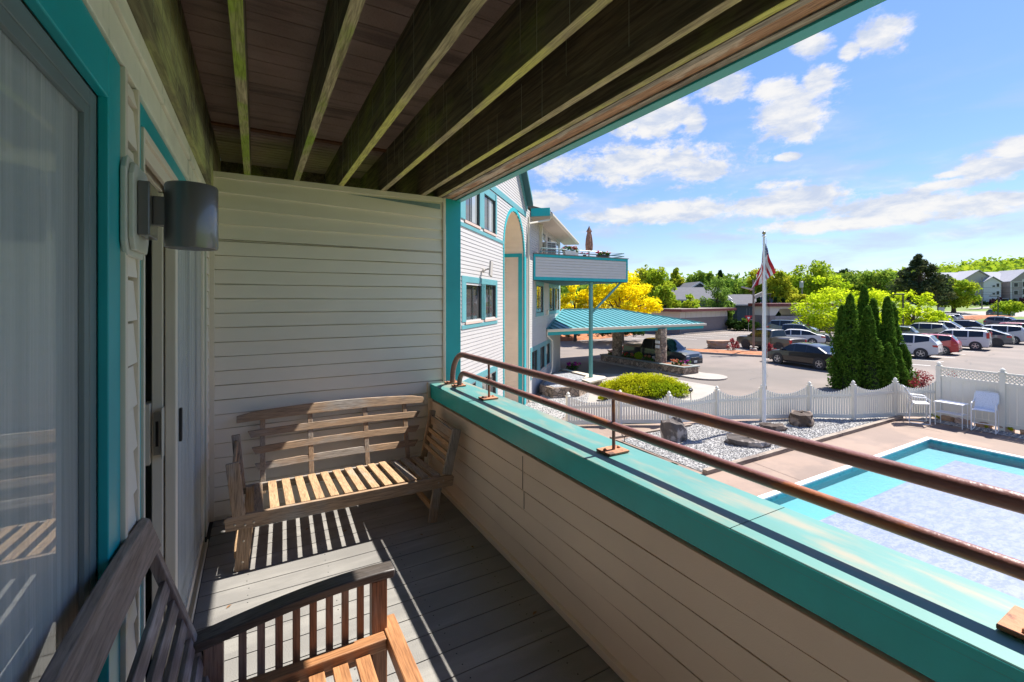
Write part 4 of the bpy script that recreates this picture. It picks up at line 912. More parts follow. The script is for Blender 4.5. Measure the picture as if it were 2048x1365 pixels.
# windows
GL = glassy('window_glass_dark', (.075, .07, .068), .02, .08); GLW = glassy('window_glass_curtain', (.34, .35, .345), .03, .14)
SASH = mat('black_sash', (.02, .028, .03), .4)
def window(par, x0, x1, z0, z1, y=.05, curtain=0, sash=SASH, mull=True, sill=True):
    f = .035; m_ = MB(); m_.box(x0, x0+f, 0, y+.03, z0, z1).box(x1-f, x1, 0, y+.03, z0, z1).box(x0+f, x1-f, 0, y+.03, z1-f, z1).box(x0+f, x1-f, 0, y+.03, z0, z0+f)
    xm = x0+(x1-x0)*.5
    if mull: m_.box(xm-.025, xm+.025, .01, y+.02, z0+f, z1-f)
    wn = m_.build('window', sash, par)
    MB().box(x0+f, xm, y+.04, y+.05, z0+f, z1-f).build('pane', GL if curtain != 2 else GLW, wn)
    MB().box(xm, x1-f, y+.04, y+.05, z0+f, z1-f).build('pane', GLW if curtain else GL, wn)
    if sill: MB().box(x0-.06, x1+.06, -.045, -.001, z0-.07, z0-.002).build('sill', mat('pink_sill', (.55, .40, .34), .6), wn)
    return wn
for i, w_ in enumerate(wins): window(wg, *w_, y=.0, curtain=(0, 0, 1, 1, 0, 0)[i])
for i, w_ in enumerate(wins2): window(wg, *w_, y=.0, curtain=1 if i < 3 else 0, sill=i > 2)
# gable roof and the eave with gutter
TRM = mat('dark_roof_edge', (.02, .10, .12), .5)
sl = (PKZ-EAV)/(-.15-PKX)
def rake(dz, th, y0, y1, nm, m, ext=.5):
    n_ = Vector((sl, 0, 1)).normalized(); a = Vector((PKX, 0, PKZ+dz)); b = Vector((-.15+ext*.3, 0, EAV+dz-sl*ext*.3))
    q = [a, b, b+Vector((0, 0, th)), a+Vector((0, 0, th))]; q2 = [Vector((2*PKX-p.x, 0, p.z)) for p in q]
    m_ = MB()
    for qq in (q, q2): m_.add([(p.x, y0, p.z) for p in qq]+[(p.x, y1, p.z) for p in qq], [(0, 1, 2, 3), (7, 6, 5, 4), (0, 4, 5, 1), (1, 5, 6, 2), (2, 6, 7, 3), (3, 7, 4, 0)])
    return m_.build(nm, m, wg)
rake(-.02, .22, -.06, -.002, 'rake_board', TF); rake(.20, .10, -.30, -.06, 'rake_edge', TRM); rake(.205, .30, -.28, 6, 'gable_roof', TEALR)
# main roof beyond the gable: soffit overhang, fascia, gutter
EX0, EX1, EY, EZ = .80, 10.9, -.85, 5.08
m_ = MB(); m_.box(EX0, EX1, EY, 0, EZ-.03, EZ).build('soffit', mat('tan_soffit', (.36, .31, .25), .6), wg)
m_ = MB(); m_.add([(EX0, EY, EZ+.10), (EX1, EY, EZ+.10), (EX1, 5, EZ+1.9), (EX0, 5, EZ+1.9), (EX0, EY, EZ+.18), (EX1, EY, EZ+.18), (EX1, 5, EZ+2.0), (EX0, 5, EZ+2.0)], [(0, 3, 2, 1), (4, 5, 6, 7), (0, 1, 5, 4), (1, 2, 6, 5), (2, 3, 7, 6), (3, 0, 4, 7)])
for i in range(25): x = EX0+.1+i*.42; m_.bar((x, EY-.01, EZ+.205), (x, 5, EZ+2.025), .05, .06)
m_.build('main_roof', mat('brown_roof_metal', (.16, .10, .085), .5), wg)
MB().box(EX0-.02, EX0+.04, EY, -.04, EZ+.001, EZ+.34).build('eave_fascia', TEAL, wg)
m_ = MB(); m_.extr([(EY-.13, EZ+.10), (EY-.13, EZ+.02), (EY-.09, EZ-.04), (EY-.002, EZ-.04), (EY-.002, EZ+.10)], 0, EX0, EX1); m_.build('gutter', mat('almond_gutter', (.50, .45, .38), .5), wg, bevel=.004)
def pipe(pts, nm='downspout', r=.045, par=wg): 
    m_ = MB(); m_.tube(pts, r, 4); return m_.build(nm, TRIM, par, smooth=False)
pipe([(.95, EY-.05, EZ-.02), (.95, EY+.05, EZ-.15), (.12, -.10, EZ-.40), (.12, -.07, EZ-.6), (.12, -.07, GZ+.15), (.12, -.35, GZ+.06)])
pipe([(.32, -.05, EZ-.1), (.32, -.05, GZ)])
# upper storey beyond: recessed windows and doors under the eave
m_ = MB(); mb = MB(); siding(mb, XR, 17.0, FBASE, 4.7, d=.012)
for i, (x0, x1) in enumerate(((3.1, 4.1), (5.0, 5.6), (6.0, 6.6), (7.2, 8.4))): 
    o = MB().box(x0, x1, -.05, -.002, 3.0, 4.75).build('balcony_window', (SASH, SASH, TRIM, SASH)[i], wg); MB().box(x0+.08, x1-.25*(x1-x0), -.06, -.051, 3.1, 4.65).build('pane', GLW, o)
MB().box(2.75, 2.95, -.14, -.002, 2.9, 5.3).build('corner_board', TRIM, wg)
# projecting balcony (world aligned box): its own thing hanging on the wing
BX0, BX1, BY0, BY1, BZ0, BZ1 = 10.52, 16.02, 16.78, 22.0, 2.42, 3.56
pb = thing('projecting_balcony', 'large clapboard balcony box with teal edges on one teal steel post', 'balcony', (BX0, BY0, BZ0))
W_, D_, H_ = BX1-BX0, BY1-BY0, BZ1-BZ0
mb = MB(); siding(mb, .10, W_-.10, .14, H_-.12, e=.124, d=.02, slot=.018); mb.build('lap_siding', mat('shaded_face_siding', (.60, .56, .54), .5, var=.04), pb)
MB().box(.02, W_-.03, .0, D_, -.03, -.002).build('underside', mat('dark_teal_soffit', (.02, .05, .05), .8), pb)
MB().box(.01, W_-.01, .02, .14, .02, H_-.02).box(W_-.14, W_-.02, .14, D_, .02, H_-.02).box(0, W_, .1, D_, .02, .2).build('core', mat('shaded_face_siding', ()), pb)
m_ = MB(); m_.box(0, W_, -.03, .0, 0, .14).box(0, W_, -.03, .0, H_-.12, H_-.0).box(0, .10, -.028, -.001, .14, H_-.12).box(W_-.10, W_, -.028, -.001, .14, H_-.12).box(W_-.02, W_+.01, .001, D_, 0, .14).box(W_-.02, W_+.01, .001, D_, H_-.12, H_)
m_.build('edge_trim', TEAL, pb, bevel=.003)
MB().box(-.02, W_+.04, -.06, .18, H_+.001, H_+.03).box(W_-.16, W_+.04, .18, D_, H_+.001, H_+.03).build('cap', mat('brown_cap', (.22, .13, .11), .5), pb)
pc = (13.93-BX0, 17.05-BY0)
PT = mat('seafoam_post_paint', (.12, .33, .31), .45, var=.1)
MB().box(pc[0]-.07, pc[0]+.07, pc[1]-.07, pc[1]+.07, GZ+.40-BZ0, 0).build('post', PT, pb, bevel=.004)
MB().bar((pc[0]+.06, pc[1], -1.50), (W_-.25, pc[1]-.05, -.02), .07, .09).build('brace', PT, pb, bevel=.003)
RLM = mat('teal_grey_rail', (.10, .24, .26), .4)
for dz in (.13, .26):
    MB().tube([(.25, .06, .03), (.25, .06, dz), (.4, .06, dz+H_-H_), (.4, .06, dz)], .01, 6)
m_ = MB()
for dz in (.14, .28): m_.tube([(.30+dz*.5, .07, H_+.03), (.34+dz*.4, .07, H_+dz-.02), (.5, .07, H_+dz), (W_-.35, .07, H_+dz), (W_-.12, .12, H_+dz), (W_-.07, .4, H_+dz), (W_-.07, D_-.3, H_+dz)], .022, 8)
for x in (.7, 1.9, 3.1, 4.4): m_.tube([(x, .07, H_+.03), (x, .07, H_+.28)], .012, 6)
m_.build('railing', RLM, pb, smooth=True)
# things on that balcony
FL_R = leafmat('red_petals', (.55, .02, .02), (.70, .08, .12)); FL_P = leafmat('pink_petals', (.60, .03, .22), (.70, .25, .40)); FL_W = leafmat('white_petals', (.75, .72, .70), (.70, .55, .60))
FL_O = leafmat('orange_petals', (.65, .16, .06), (.62, .30, .20)); FL_M = leafmat('magenta_petals', (.45, .02, .25), (.30, .04, .30))
GRN = leafmat('flower_green', (.05, .12, .02), (.10, .19, .04))
def flowers(par, x, y, z, w_, d_, h_, ms, n=14, per=10, seed=1, leaf=.05, green=True):
    rd = random.Random(seed)
    C = [(x+rd.uniform(-w_, w_)/2, y+rd.uniform(-d_, d_)/2, z+rd.uniform(.1, .8)*h_) for _ in range(n)]
    if green: leafobj('foliage', leaves(C, [(w_*.14, d_*.2, h_*.3)]*n, per*2, leaf, seed), GRN, par)
    for i, m in enumerate(ms):
        C2 = [(x+rd.uniform(-w_, w_)/2, y+rd.uniform(-d_, d_)/2, z+h_*rd.uniform(.6, 1.05)) for _ in range(max(3, n//len(ms)))]
        leafobj('blossom', leaves(C2, [(w_*.09, d_*.14, h_*.14)]*len(C2), per*2, leaf, seed+i+5, flat=.6), m, par)
POT = mat('dark_plastic_pot', (.03, .03, .03), .5); WPOT = mat('white_planter_box', (.65, .65, .62), .5)
zt = BZ1+.03
t = thing('flower_box', 'white flower box with tall red blooms on the projecting balcony rail', 'planter', (12.62, BY0+.12, zt)); MB().extr([(-.36, 0), (.36, 0), (.40, .20), (-.40, .20)], 1, -.10, .10).build('box', WPOT, t); flowers(t, 0, 0, .18, .85, .25, .24, [FL_R, FL_W, FL_R], 14, 10, 3, .05)
t = thing('flower_box', 'low dark planter of red and pink blooms right of the closed umbrella', 'planter', (14.55, BY0+.14, zt)); MB().extr([(-.30, 0), (.30, 0), (.33, .12), (-.33, .12)], 1, -.10, .10).build('box', POT, t); flowers(t, 0, 0, .08, .75, .25, .20, [FL_R, FL_P], 12, 10, 4, .05)
t = thing('flower_pot', 'tiny pot of pink and red flowers just left of the umbrella pole', 'planter', (13.45, BY0+.14, zt)); MB().lathe([(.07, 0), (.09, .07)], n=12).build('pot', POT, t); flowers(t, 0, 0, .05, .42, .2, .12, [FL_P, FL_R], 8, 10, 5, .04, False)
t = thing('patio_umbrella', 'closed brown patio umbrella standing on the projecting balcony', 'umbrella', (13.95, BY0+.42, 2.65))
MB().tube([(0, 0, 0), (0, 0, 2.45)], .02, 8).build('pole', mat('umbrella_pole', (.2, .18, .15), .5), t)
m_ = MB(); n_ = 16; prf = [(.10, 1.22), (.155, 1.30), (.17, 1.55), (.15, 1.80), (.12, 2.0), (.085, 2.12), (.10, 2.16), (.13, 2.18), (.05, 2.34), (.015, 2.42)]
for (r, h) in prf:
    for j in range(n_): a = 2*math.pi*j/n_; rr_ = r*(1.12 if j % 2 else .80); m_.v.append((rr_*math.cos(a), rr_*math.sin(a), h))
for i in range(len(prf)-1):
    for j in range(n_): m_.f.append((i*n_+j, i*n_+(j+1) % n_, (i+1)*n_+(j+1) % n_, (i+1)*n_+j)); m_.mi.append(0)
m_.build('canopy', mat('brown_umbrella_cloth', (.33, .17, .12), .9, var=.4, vscale=9), t, smooth=True, angle=60)
t = thing('air_conditioner', 'white air conditioner unit on the upper balcony beside the tall windows', 'air conditioner', (WO_[0]+math.cos(AL)*3.05+.35, WO_[1]+math.sin(AL)*3.05-.2, 3.55), 0)
MB().box(-.28, .28, -.22, .22, 0, .72).build('housing', WHITE, t, bevel=.01)
m_ = MB(); [m_.box(-.22+(q % 2)*.23, -.01+(q % 2)*.23, -.232, -.222, .08+.10*(q//2), .155+.10*(q//2)) for q in range(12)]; m_.build('grille', mat('grille_grey', (.12, .12, .12), .6), t)
def flood(par, loc, nm='security_camera'): pass
fc = thing('floodlight', 'grey wall floodlight tilted above the middle window pair of the wing', 'floodlight', (WO_[0]+math.cos(AL)*-5.75+math.sin(AL)*.05, WO_[1]+math.sin(AL)*-5.75-math.cos(AL)*.05, 2.38), AL)
GRYM = mat('grey_fixture', (.42, .38, .34), .5)
MB().lathe([(.06, 0), (.06, -.04), (.03, -.05)], (0, 0, .0), 12, 'y').tube([(0, -.04, 0), (.05, -.16, .06)], .02, 6).build('bracket', GRYM, fc); MB().bar((.02, -.22, -.16), (.12, -.22, .26), .20, .05, (0, -1, .2)).build('lamp_head', GRYM, fc, bevel=.01)
MB().box(4.6, 4.85, -.10, -.002, .80, 1.02).build('meter_box', TRIM, wg, bevel=.01)

# ------------------------------------------------------------------ entrance canopy
cn = thing('entrance_canopy', 'long low hipped teal standing seam canopy over the hotel entrance', 'canopy', (12.76, 19.1, 0))
CL, CDp, RZ0, RZ1 = 11.95, 7.8, .06, .93; hx = CL-3.9; wx = 4.0   # eave length, depth, eave and ridge heights; wall cuts the left end
cn_pts = [(0, 0), (CL, 0), (CL, CDp), (7.3, CDp), (3.75, 3.9)]
m_ = MB(); e0 = (0, 0, RZ0); e1 = (CL, 0, RZ0); r0 = (3.85, 3.9, RZ1); r1 = (hx, 3.9, RZ1); e2 = (CL, CDp, RZ0); e3 = (7.5, CDp, RZ0)
m_.add([e0, e1, r1, r0, e2, e3, (0, 0, RZ0-.02), (CL, 0, RZ0-.02), (CL, CDp, RZ0-.02), (7.5, CDp, RZ0-.02), (3.85, 3.9, RZ0-.02)], [(0, 1, 2, 3), (1, 4, 2), (2, 4, 5, 3), (6, 10, 9, 8, 7)])
m_.build('roof', TEALR, cn)
m_ = MB(); x = .35
def ridge_y(x):   # how far up the front slope a seam at x runs
    return min(3.9, max(0, CL-x), x*(3.9/3.85))
while x < CL-.05:
    yy = ridge_y(x); z1 = RZ0+(RZ1-RZ0)*yy/3.9; m_.bar((x, -.02, RZ0+.018), (x, yy, z1+.018), .022, .034); x += .42
m_.build('standing_seam', mat('dark_seam_teal', (.03, .22, .25), .4), cn); m_ = MB()  # seams are a darker teal than the roof sheets
y = .4
while y < CDp:
    xx = CL-min(y, CDp-y); m_.bar((CL+.02, y, RZ0+.018), (xx, y, RZ0+(RZ1-RZ0)*(CL-xx)/3.9+.018), .022, .034); y += .42
m_.build('standing_seam', mat('dark_seam_teal', (.03, .22, .25), .4), cn)
m_ = MB(); m_.bar((r0[0], r0[1], RZ1+.03), (r1[0], r1[1], RZ1+.03), .12, .05); m_.bar((r1[0], r1[1], RZ1+.03), (CL, 0, RZ0+.03), .10, .05); m_.bar((r1[0], r1[1], RZ1+.03), (CL, CDp, RZ0+.03), .10, .05); m_.bar((0, 0, RZ0+.03), (3.85, 3.9, RZ1+.03), .08, .05)
m_.build('ridge_cap', TEALR, cn)
m_ = MB(); m_.extr([(-.13, .06), (-.13, -.03), (-.10, -.08), (-.01, -.08), (-.01, .06)], 0, -.02, CL+.12); m_.box(CL+.01, CL+.13, 0, CDp, -.08, .06); m_.build('gutter', TRIM, cn, bevel=.004)
MB().box(.05, CL, .02, .08, -.26, -.05).box(CL-.08, CL-.02, .08, CDp, -.26, -.05).box(.1, CL-.1, .1, 3.9, -.12, -.1).build('fascia', TEAL, cn)
MB().box(2.0, CL-.1, 2, CDp-.1, -.121, -.101).build('soffit', mat('soffit_white', (.55, .5, .42), .7), cn)
MB().tube([(.0, -.06, -.05), (.0, -.06, -.25), (.42, -.02+.1, -.55), (.42, .1, -1.9), (.2, -.05, -2.2), (-.9, -1.2, -2.25), (-1.0, -1.3, -2.55)], .045, 6).build('downspout', TRIM, cn)
def column(x, y, nm='column'):
    m_ = MB(); n_ = 14; rd = random.Random(int(x*10)); hs = np.linspace(0, 1, 14)
    for h in hs:
        for j in range(n_): a = 2*math.pi*(j+.5)/n_; r = .30*(1/max(abs(math.cos(a)), abs(math.sin(a))))**.45*rd.uniform(.95, 1.05); m_.v.append((x+r*math.cos(a), y+r*math.sin(a), -2.2+2.05*h))
    for i in range(13):
        for j in range(n_): m_.f.append((i*n_+j, i*n_+(j+1) % n_, (i+1)*n_+(j+1) % n_, (i+1)*n_+j)); m_.mi.append(0)
    return m_.build(nm, STONE, cn)
cA = column(20.95-12.76, 18.6-19.1+.55); cB = column(20.95-12.76, 22.9-19.1)
m_ = MB(); m_.box(20.58-12.76, 20.62-12.76, -.16, .16, -1.02, -.86).box(20.58-12.76, 20.62-12.76, -.14, .14, -1.30, -1.12); m_.build('notice', mat('white_notice', (.7, .7, .7), .5), cn)
# planter under it
pl = thing('stone_planter', 'long fieldstone planter with grey coping under the canopy columns', 'planter', (20.45, 17.1, GZ))
def loopw(poly, th): return poly
LP_, WP_ = 6.9, 1.25
m_ = MB(); m_.box(0, WP_, 0, LP_, .0, .44); m_.build('stone_wall', STONE, pl, bevel=.04)
MB().box(-.05, .22, -.05, LP_+.05, .441, .50).box(WP_-.22, WP_+.05, -.05, LP_+.05, .441, .50).box(.22, WP_-.22, -.05, .2, .441, .499).box(.22, WP_-.22, LP_-.2, LP_+.05, .441, .499).build('coping', mat('grey_green_coping', (.22, .24, .22), .7, var=.15), pl, bevel=.008)
MB().box(.2, WP_-.2, .2, LP_-.2, .441, .475).build('soil', mat('bark_mulch', (.22, .10, .055), 1, var=.4, vscale=8, bump=1, bscale=30), pl)
pad = MB(); pad.box(20.2, 22.1, 16.3, 24.6, GZ-.01, GZ+.07); pad.lathe([(1.05, GZ-.01), (1.05, GZ+.068)], (21.3, 16.3, 0), 24)
struct('kerb_pad', pad, CONC)
for i, (px_, yy, w_, ms, lb) in enumerate(((.6, .45, .5, [FL_M], 'magenta flower clump at the near end of the stone planter'), (.55, 1.0, .4, [FL_O], 'orange flower clump in front of the near stone column'), (.45, 2.6, .45, [FL_W], 'white flower clump in the middle of the stone planter'), (.55, 3.2, .35, [FL_O], 'orange-pink flower clump behind the white one in the planter'), (.5, 5.0, .4, [FL_R], 'red flower clump just before the far stone column'), (.55, 6.3, .5, [FL_R, FL_P], 'dark red flower mound at the far end of the stone planter'), (.5, 4.45, .3, [FL_O], 'small salmon flower clump between the round bush and the far column'))):
    t = thing('flower_clump', lb, 'flowers', (20.45+px_, 17.1+yy, GZ+.46), 0, 'flower clumps in the stone planter'); flowers(t, 0, 0, 0, w_, w_, .30, ms, 10, 10, 40+i, .055)
t = thing('round_bush', 'small round yellow-green bush in the stone planter between the columns', 'bush', (20.95, 20.95, GZ+.46)); leafobj('foliage', leaves([(0, 0, .22)], [(.26, .26, .24)], 700, .05, 5), leafmat('lime_leaves', (.28, .40, .02), (.40, .50, .04)), t)
# low gravel-topped planter beside the wing
lp = thing('stone_planter', 'low irregular stone-walled planter topped with grey gravel beside the wing', 'planter', (0, 0, GZ))
poly = [(11.25, 17.35), (11.0, 16.2), (12.4, 15.9), (14.4, 16.75), (14.75, 17.1), (14.0, 19.6), (13.4, 19.9)]
MB().prism([(11.05, 17.1), (11.02, 16.0), (12.2, 15.7), (13.2, 16.3), (14.35, 16.72), (14.5, 17.35), (14.2, 19.8), (13.3, 19.4)], 0, .42).build('stone_wall', STONE, lp)
MB().prism([(13.1, 16.1), (14.5, 16.55), (14.75, 17.0), (14.6, 17.4), (13.2, 16.8)], .421, .49).prism([(13.2, 16.8), (14.6, 17.4), (14.45, 19.9), (14.25, 19.8), (14.1, 17.6)], .421, .485).build('coping', mat('tan_flagstone', (.50, .44, .36), .7, var=.1), lp)
MB().prism([(11.2, 17.0), (11.2, 16.1), (12.2, 15.85), (13.15, 16.75), (14.0, 17.5), (14.1, 19.5), (13.3, 19.2)], .40, .435).build('gravel_top', gravelmat('grey_gravel', (.13, .13, .14), (.42, .42, .44), 20), lp)
t = thing('flower_pot', 'dark tub of purple flowers standing on the apron beside the entrance', 'planter', (P(1146, 748).x, P(1146, 748).y, GZ)); MB().lathe([(.20, 0), (.30, .36), (.31, .38), (.27, .38)], n=20).build('pot', POT, t, smooth=True); flowers(t, 0, 0, .30, .7, .7, .32, [FL_M, FL_P], 14, 12, 61, .06)
# ================================================================== SHRUBS, ARBORVITAE, FLAG
ARBL = leafmat('arborvitae_green', (.045, .12, .014), (.12, .22, .03), (.08, .17, .02), .3)
def arbor(px, pxb, ytop, dp, rad, label, seed, h0=0):
    q = D(pxb, HZ, dp); top = D(px, ytop, dp); H = top.z-GZ
    t = thing('arborvitae', label, 'tree', (q.x, q.y, GZ), 0, 'arborvitae behind the picket fence')
    rd = random.Random(seed); C = []; RR = []; n = int(90*H/4*rad/.6)+30; dx = (top.x-q.x); dy = (top.y-q.y)
    for i in range(n):
        f = rd.random()**.85; z = f*(H-.15)+.05; r = rad*min(1, (1-f)**.72+.03)*min(1, .75+f*1.2); a = rd.uniform(0, 2*math.pi); rr_ = r*rd.uniform(.5, .9)*(1+.16*math.sin(a*3+seed+f*7)+.10*math.sin(f*23+seed))
        C.append((rr_*math.cos(a)+dx*f, rr_*math.sin(a)+dy*f, z)); s = .12+.10*(1-f); RR.append((s, s, s*2.1))
    C.append((dx, dy, H-.12)); RR.append((.05, .05, .16))
    leafobj('foliage', leaves(C, RR, 85, .055, seed, out=.7, elong=2.3, hollow=.55), ARBL, t)
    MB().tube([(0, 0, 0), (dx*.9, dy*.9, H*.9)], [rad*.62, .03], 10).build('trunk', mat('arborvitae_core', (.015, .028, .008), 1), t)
A_ = [(1685, 1683, 614, 21.6, .62, 'left shoulder arborvitae of the big dark green clump'), (1700, 1700, 593, 21.2, .60, 'second arborvitae from the left in the big clump'),
      (1728, 1726, 573, 22.4, .50, 'tallest arborvitae rising behind the middle of the clump'), (1736, 1740, 618, 20.9, .62, 'front arborvitae right of the tallest one'),
      (1746, 1752, 598, 22.0, .48, 'slim arborvitae on the right side of the big clump'), (1775, 1772, 598, 21.4, .50, 'tall left arborvitae of the right hand group'),
      (1784, 1788, 606, 21.8, .52, 'tall right arborvitae of the right hand group'), (1776, 1778, 690, 20.6, .33, 'short pointed arborvitae in front of the right hand group'),
      (1796, 1800, 700, 20.8, .34, 'short arborvitae at the right foot of the group'), (1806, 1814, 690, 21.4, .40, 'outermost right arborvitae beside the red shrub')]
for i, a in enumerate(A_): arbor(*a, 100+i)
def shrub(name, label, base, w_, d_, h_, m, n, per, leaf, seed, cat='shrub', group=None, rz=0, stems=True, dome=True):
    t = thing(name, label, cat, base, rz, group); rd = random.Random(seed); C = []; RR = []
    for i in range(n):
        a = rd.uniform(0, 2*math.pi); r = math.sqrt(rd.random()); x, y = r*math.cos(a), r*math.sin(a); top = math.sqrt(max(.05, 1-r*r*.9)); z = h_*top*rd.uniform(.45, .88) if dome else h_*rd.uniform(.2, .9)
        C.append((x*w_/2*.88, y*d_/2*.88, z)); RR.append((w_*.10, d_*.12, h_*.16))
    leafobj('foliage', leaves(C, RR, per, leaf, seed, out=.6, flat=.3), m, t)
    if stems:
        m_ = MB()
        for i in range(0, n, max(1, n//10)): m_.tube([(C[i][0]*.15, C[i][1]*.15, 0), (C[i][0]*.7, C[i][1]*.7, C[i][2]*.6), C[i]], [.015, .01, .004], 4)
        m_.build('stem', BARK, t)
    return t
GOLD = leafmat('golden_leaves', (.40, .42, .01), (.55, .54, .02), (.26, .34, .012), .4)
q = P(1298, 793); shrub('golden_shrub', 'wide mounded golden-green shrub behind the picket fence', (q.x+.15, q.y+.4, GZ), 4.0, 2.3, .97, GOLD, 360, 95, .045, 7, rz=R(-30), stems=False)
q = P(1215, 800); shrub('golden_shrub', 'small low golden-green shrub left of the wide mounded one', (q.x, q.y, GZ), .9, .6, .35, GOLD, 24, 50, .05, 8)
REDL = leafmat('barberry_red', (.20, .02, .03), (.34, .06, .07), None, .35)
q = D(1845, HZ, 20.3); shrub('red_shrub', 'loose dark red barberry between the arborvitae and the tall fence post', (q.x, q.y, GZ), 1.9, .8, 1.05, REDL, 46, 20, .042, 9, dome=False)
q = D(1905, HZ, 20.0); shrub('red_shrub', 'red barberry sprigs showing through the lattice of the tall fence', (q.x, q.y, GZ), 1.3, .6, 1.15, REDL, 22, 24, .05, 10)
q = D(1545, HZ, 31.0)
for i, (px, d_, lb) in enumerate(((1466, 36, 'spiky red shrub on the mulch island beside the flat boulder'), (1541, 31.2, 'red shrub on the mulch island just right of the flagpole'))):
    q = D(px, HZ, d_); shrub('red_shrub', lb, (q.x, q.y, GZ+.1), 1.1, .9, 1.2, REDL, 22, 22, .07, 20+i)
for i, (px, py, c) in enumerate(((1848, 835, 'by the left chair leg'), (1878, 843, 'under the side table'), (1965, 870, 'beside the right chair'), (2035, 868, 'at the far right edge'))):
    q = P(px, py); shrub('ground_plant', 'tiny yellow-green plant at the fence foot '+c, (20.85, q.y+.2, GZ), .35, .35, .22, GOLD, 8, 18, .04, 30+i, 'plant', stems=False)
# mulch beds
MUL = mat('bark_mulch_bed', (.38, .15, .065), 1, var=.35, vscale=2.5, bump=1, bscale=12, c2=(.22, .09, .045), c2scale=1.6)
def mound(name, cx, cy, a, b, h, rz, m=MUL, kerb=0):
    mb = MB(); n = 40; rings = ((1, .0), (.97, .10), (.6, .10+h*.7), (.25, .10+h)); ca, sa = math.cos(rz), math.sin(rz)
    for f, z in rings:
        for j in range(n):
            t = 2*math.pi*j/n; x, y = a*f*math.cos(t), b*f*math.sin(t); mb.v.append((cx+x*ca-y*sa, cy+x*sa+y*ca, GZ+z))
    for i in range(len(rings)-1):
        for j in range(n): mb.f.append((i*n+j, i*n+(j+1) % n, (i+1)*n+(j+1) % n, (i+1)*n+j)); mb.mi.append(0)
    mb.f.append(tuple((len(rings)-1)*n+j for j in range(n))); mb.mi.append(0); struct(name, mb, m, True)
    if kerb:
        k_ = MB()
        for j in range(n):
            q = []
            for jj in (j, j+1):
                t = 2*math.pi*jj/n
                for f, z in ((1.06, -.01), (1.055, .13), (.985, .13)): x, y = a*f*math.cos(t), b*f*math.sin(t); q.append((cx+x*ca-y*sa, cy+x*sa+y*ca, GZ+z))
            k_.add(q, [(0, 3, 4, 1), (1, 4, 5, 2)])
        struct('kerb', k_, CONC)
mound('mulch_island', 33.0, 21.6, 6.6, 1.35, .12, R(-58), kerb=1)
mound('mulch_bed', 31.5, 42.5, 11.5, 4.6, .9, R(10))
mound('mulch_bed', D(1975, HZ, 88).x, D(1975, HZ, 88).y, 10, 4, 1.1, R(-30))
mound('lawn_mound', D(2040, HZ, 84).x, D(2040, HZ, 84).y, 9, 4, .9, R(-30), GRASS)
# flagpole and flag
fp = P(1528, 850); FPm = mat('white_pole_paint', (.72, .72, .74), .35)
t = thing('flagpole', 'tall white flagpole with a gold ball standing behind the picket fence', 'flagpole', (fp.x, fp.y, GZ))
HT = 3.72-GZ
MB().tube([(0, 0, 0), (0, 0, 2.5), (0, 0, HT-.6), (0, 0, HT-.05)], [.062, .060, .040, .034], 14).build('pole', FPm, t, smooth=True)
MB().lathe([(.03, HT-.06), (.07, HT-.03), (.045, HT+.0), (.03, HT+.02)], n=12).build('truck_cap', FPm, t); MB().lathe([(.01, 0), (.05, .03), (.06, .07), (.04, .11), (.005, .13)], (0, 0, HT+.01), 14).build('finial', mat('brass_finial', (.35, .30, .18), .3, metal=.8), t, smooth=True)
MB().tube([(.05, -.05, HT-.1), (.075, -.06, 2.2), (.05, -.05, 1.2)], .005, 5).build('halyard', WHITE, t)
MB().box(-.02, .02, -.09, -.055, 1.2, 1.32).build('cleat', CHROME, t)
fl = thing('flag', 'limp stars and stripes hanging from the top of the flagpole', 'flag', (fp.x, fp.y, GZ+HT-.12))
REDC = mat('flag_red', (.50, .02, .03), .8); WHC = mat('flag_white', (.80, .80, .78), .8); BLC = mat('flag_blue', (.015, .02, .12), .8)
m_ = MB(); NU, NV = 39, 26
U_ = Vector((CS, -SN, 0)); Dn = Vector((-SN, -CS, 0))     # hangs roughly square to the drive
def fpos(u, v):
    H0, H1, F0, F1 = (0, 0), (-.06, -.98), (.44, -1.14), (-.50, -1.80)
    a = (1-u)*((1-v)*H0[0]+v*H1[0])+u*((1-v)*F0[0]+v*F1[0]); b = (1-u)*((1-v)*H0[1]+v*H1[1])+u*((1-v)*F0[1]+v*F1[1])
    a = a*(1-.25*math.sin(math.pi*u)*(1 if a < 0 else .6)); k_ = min(1, u*3)
    dd = .09*k_*math.sin(v*11+u*3)+.05*k_*math.sin(u*9-v*4)
    return U_*(a+.012*math.sin(v*17+u*5)*k_)+Vector((0, 0, b))+Dn*(dd+.0*u+(.10 if u > 0 else .06)*-1*k_*(.5)-.035)
for i in range(NU+1):
    for j in range(NV+1): m_.v.append(tuple(fpos(i/NU, j/NV)))
for i in range(NU):
    for j in range(NV):
        m_.f.append((i*(NV+1)+j, (i+1)*(NV+1)+j, (i+1)*(NV+1)+j+1, i*(NV+1)+j+1)); m_.mi.append(2 if (i < 16 and j < 14) else (0 if (j//2) % 2 == 0 else 1))
m_.build('cloth', [REDC, WHC, BLC], fl, smooth=True, angle=180)
m_ = MB()
for r in range(9):
    for c in range(6 if r % 2 == 0 else 5):
        u = (.035+c*.067+(0 if r % 2 == 0 else .033)); v = .03+r*.058
        p = fpos(u, v); du = (fpos(u+.01, v)-p).normalized(); dvv = (fpos(u, v+.01)-p).normalized(); nn = du.cross(dvv).normalized()
        for s_ in (1, -1):
            vs = []
            for q in range(10): a = math.pi*q/5; rr_ = .022 if q % 2 == 0 else .009; vs.append(p+(du*math.sin(a)-dvv*math.cos(a))*rr_+nn*.004*s_)
            m_.add(vs, [tuple(range(10))])
m_.build('star', WHC, fl)

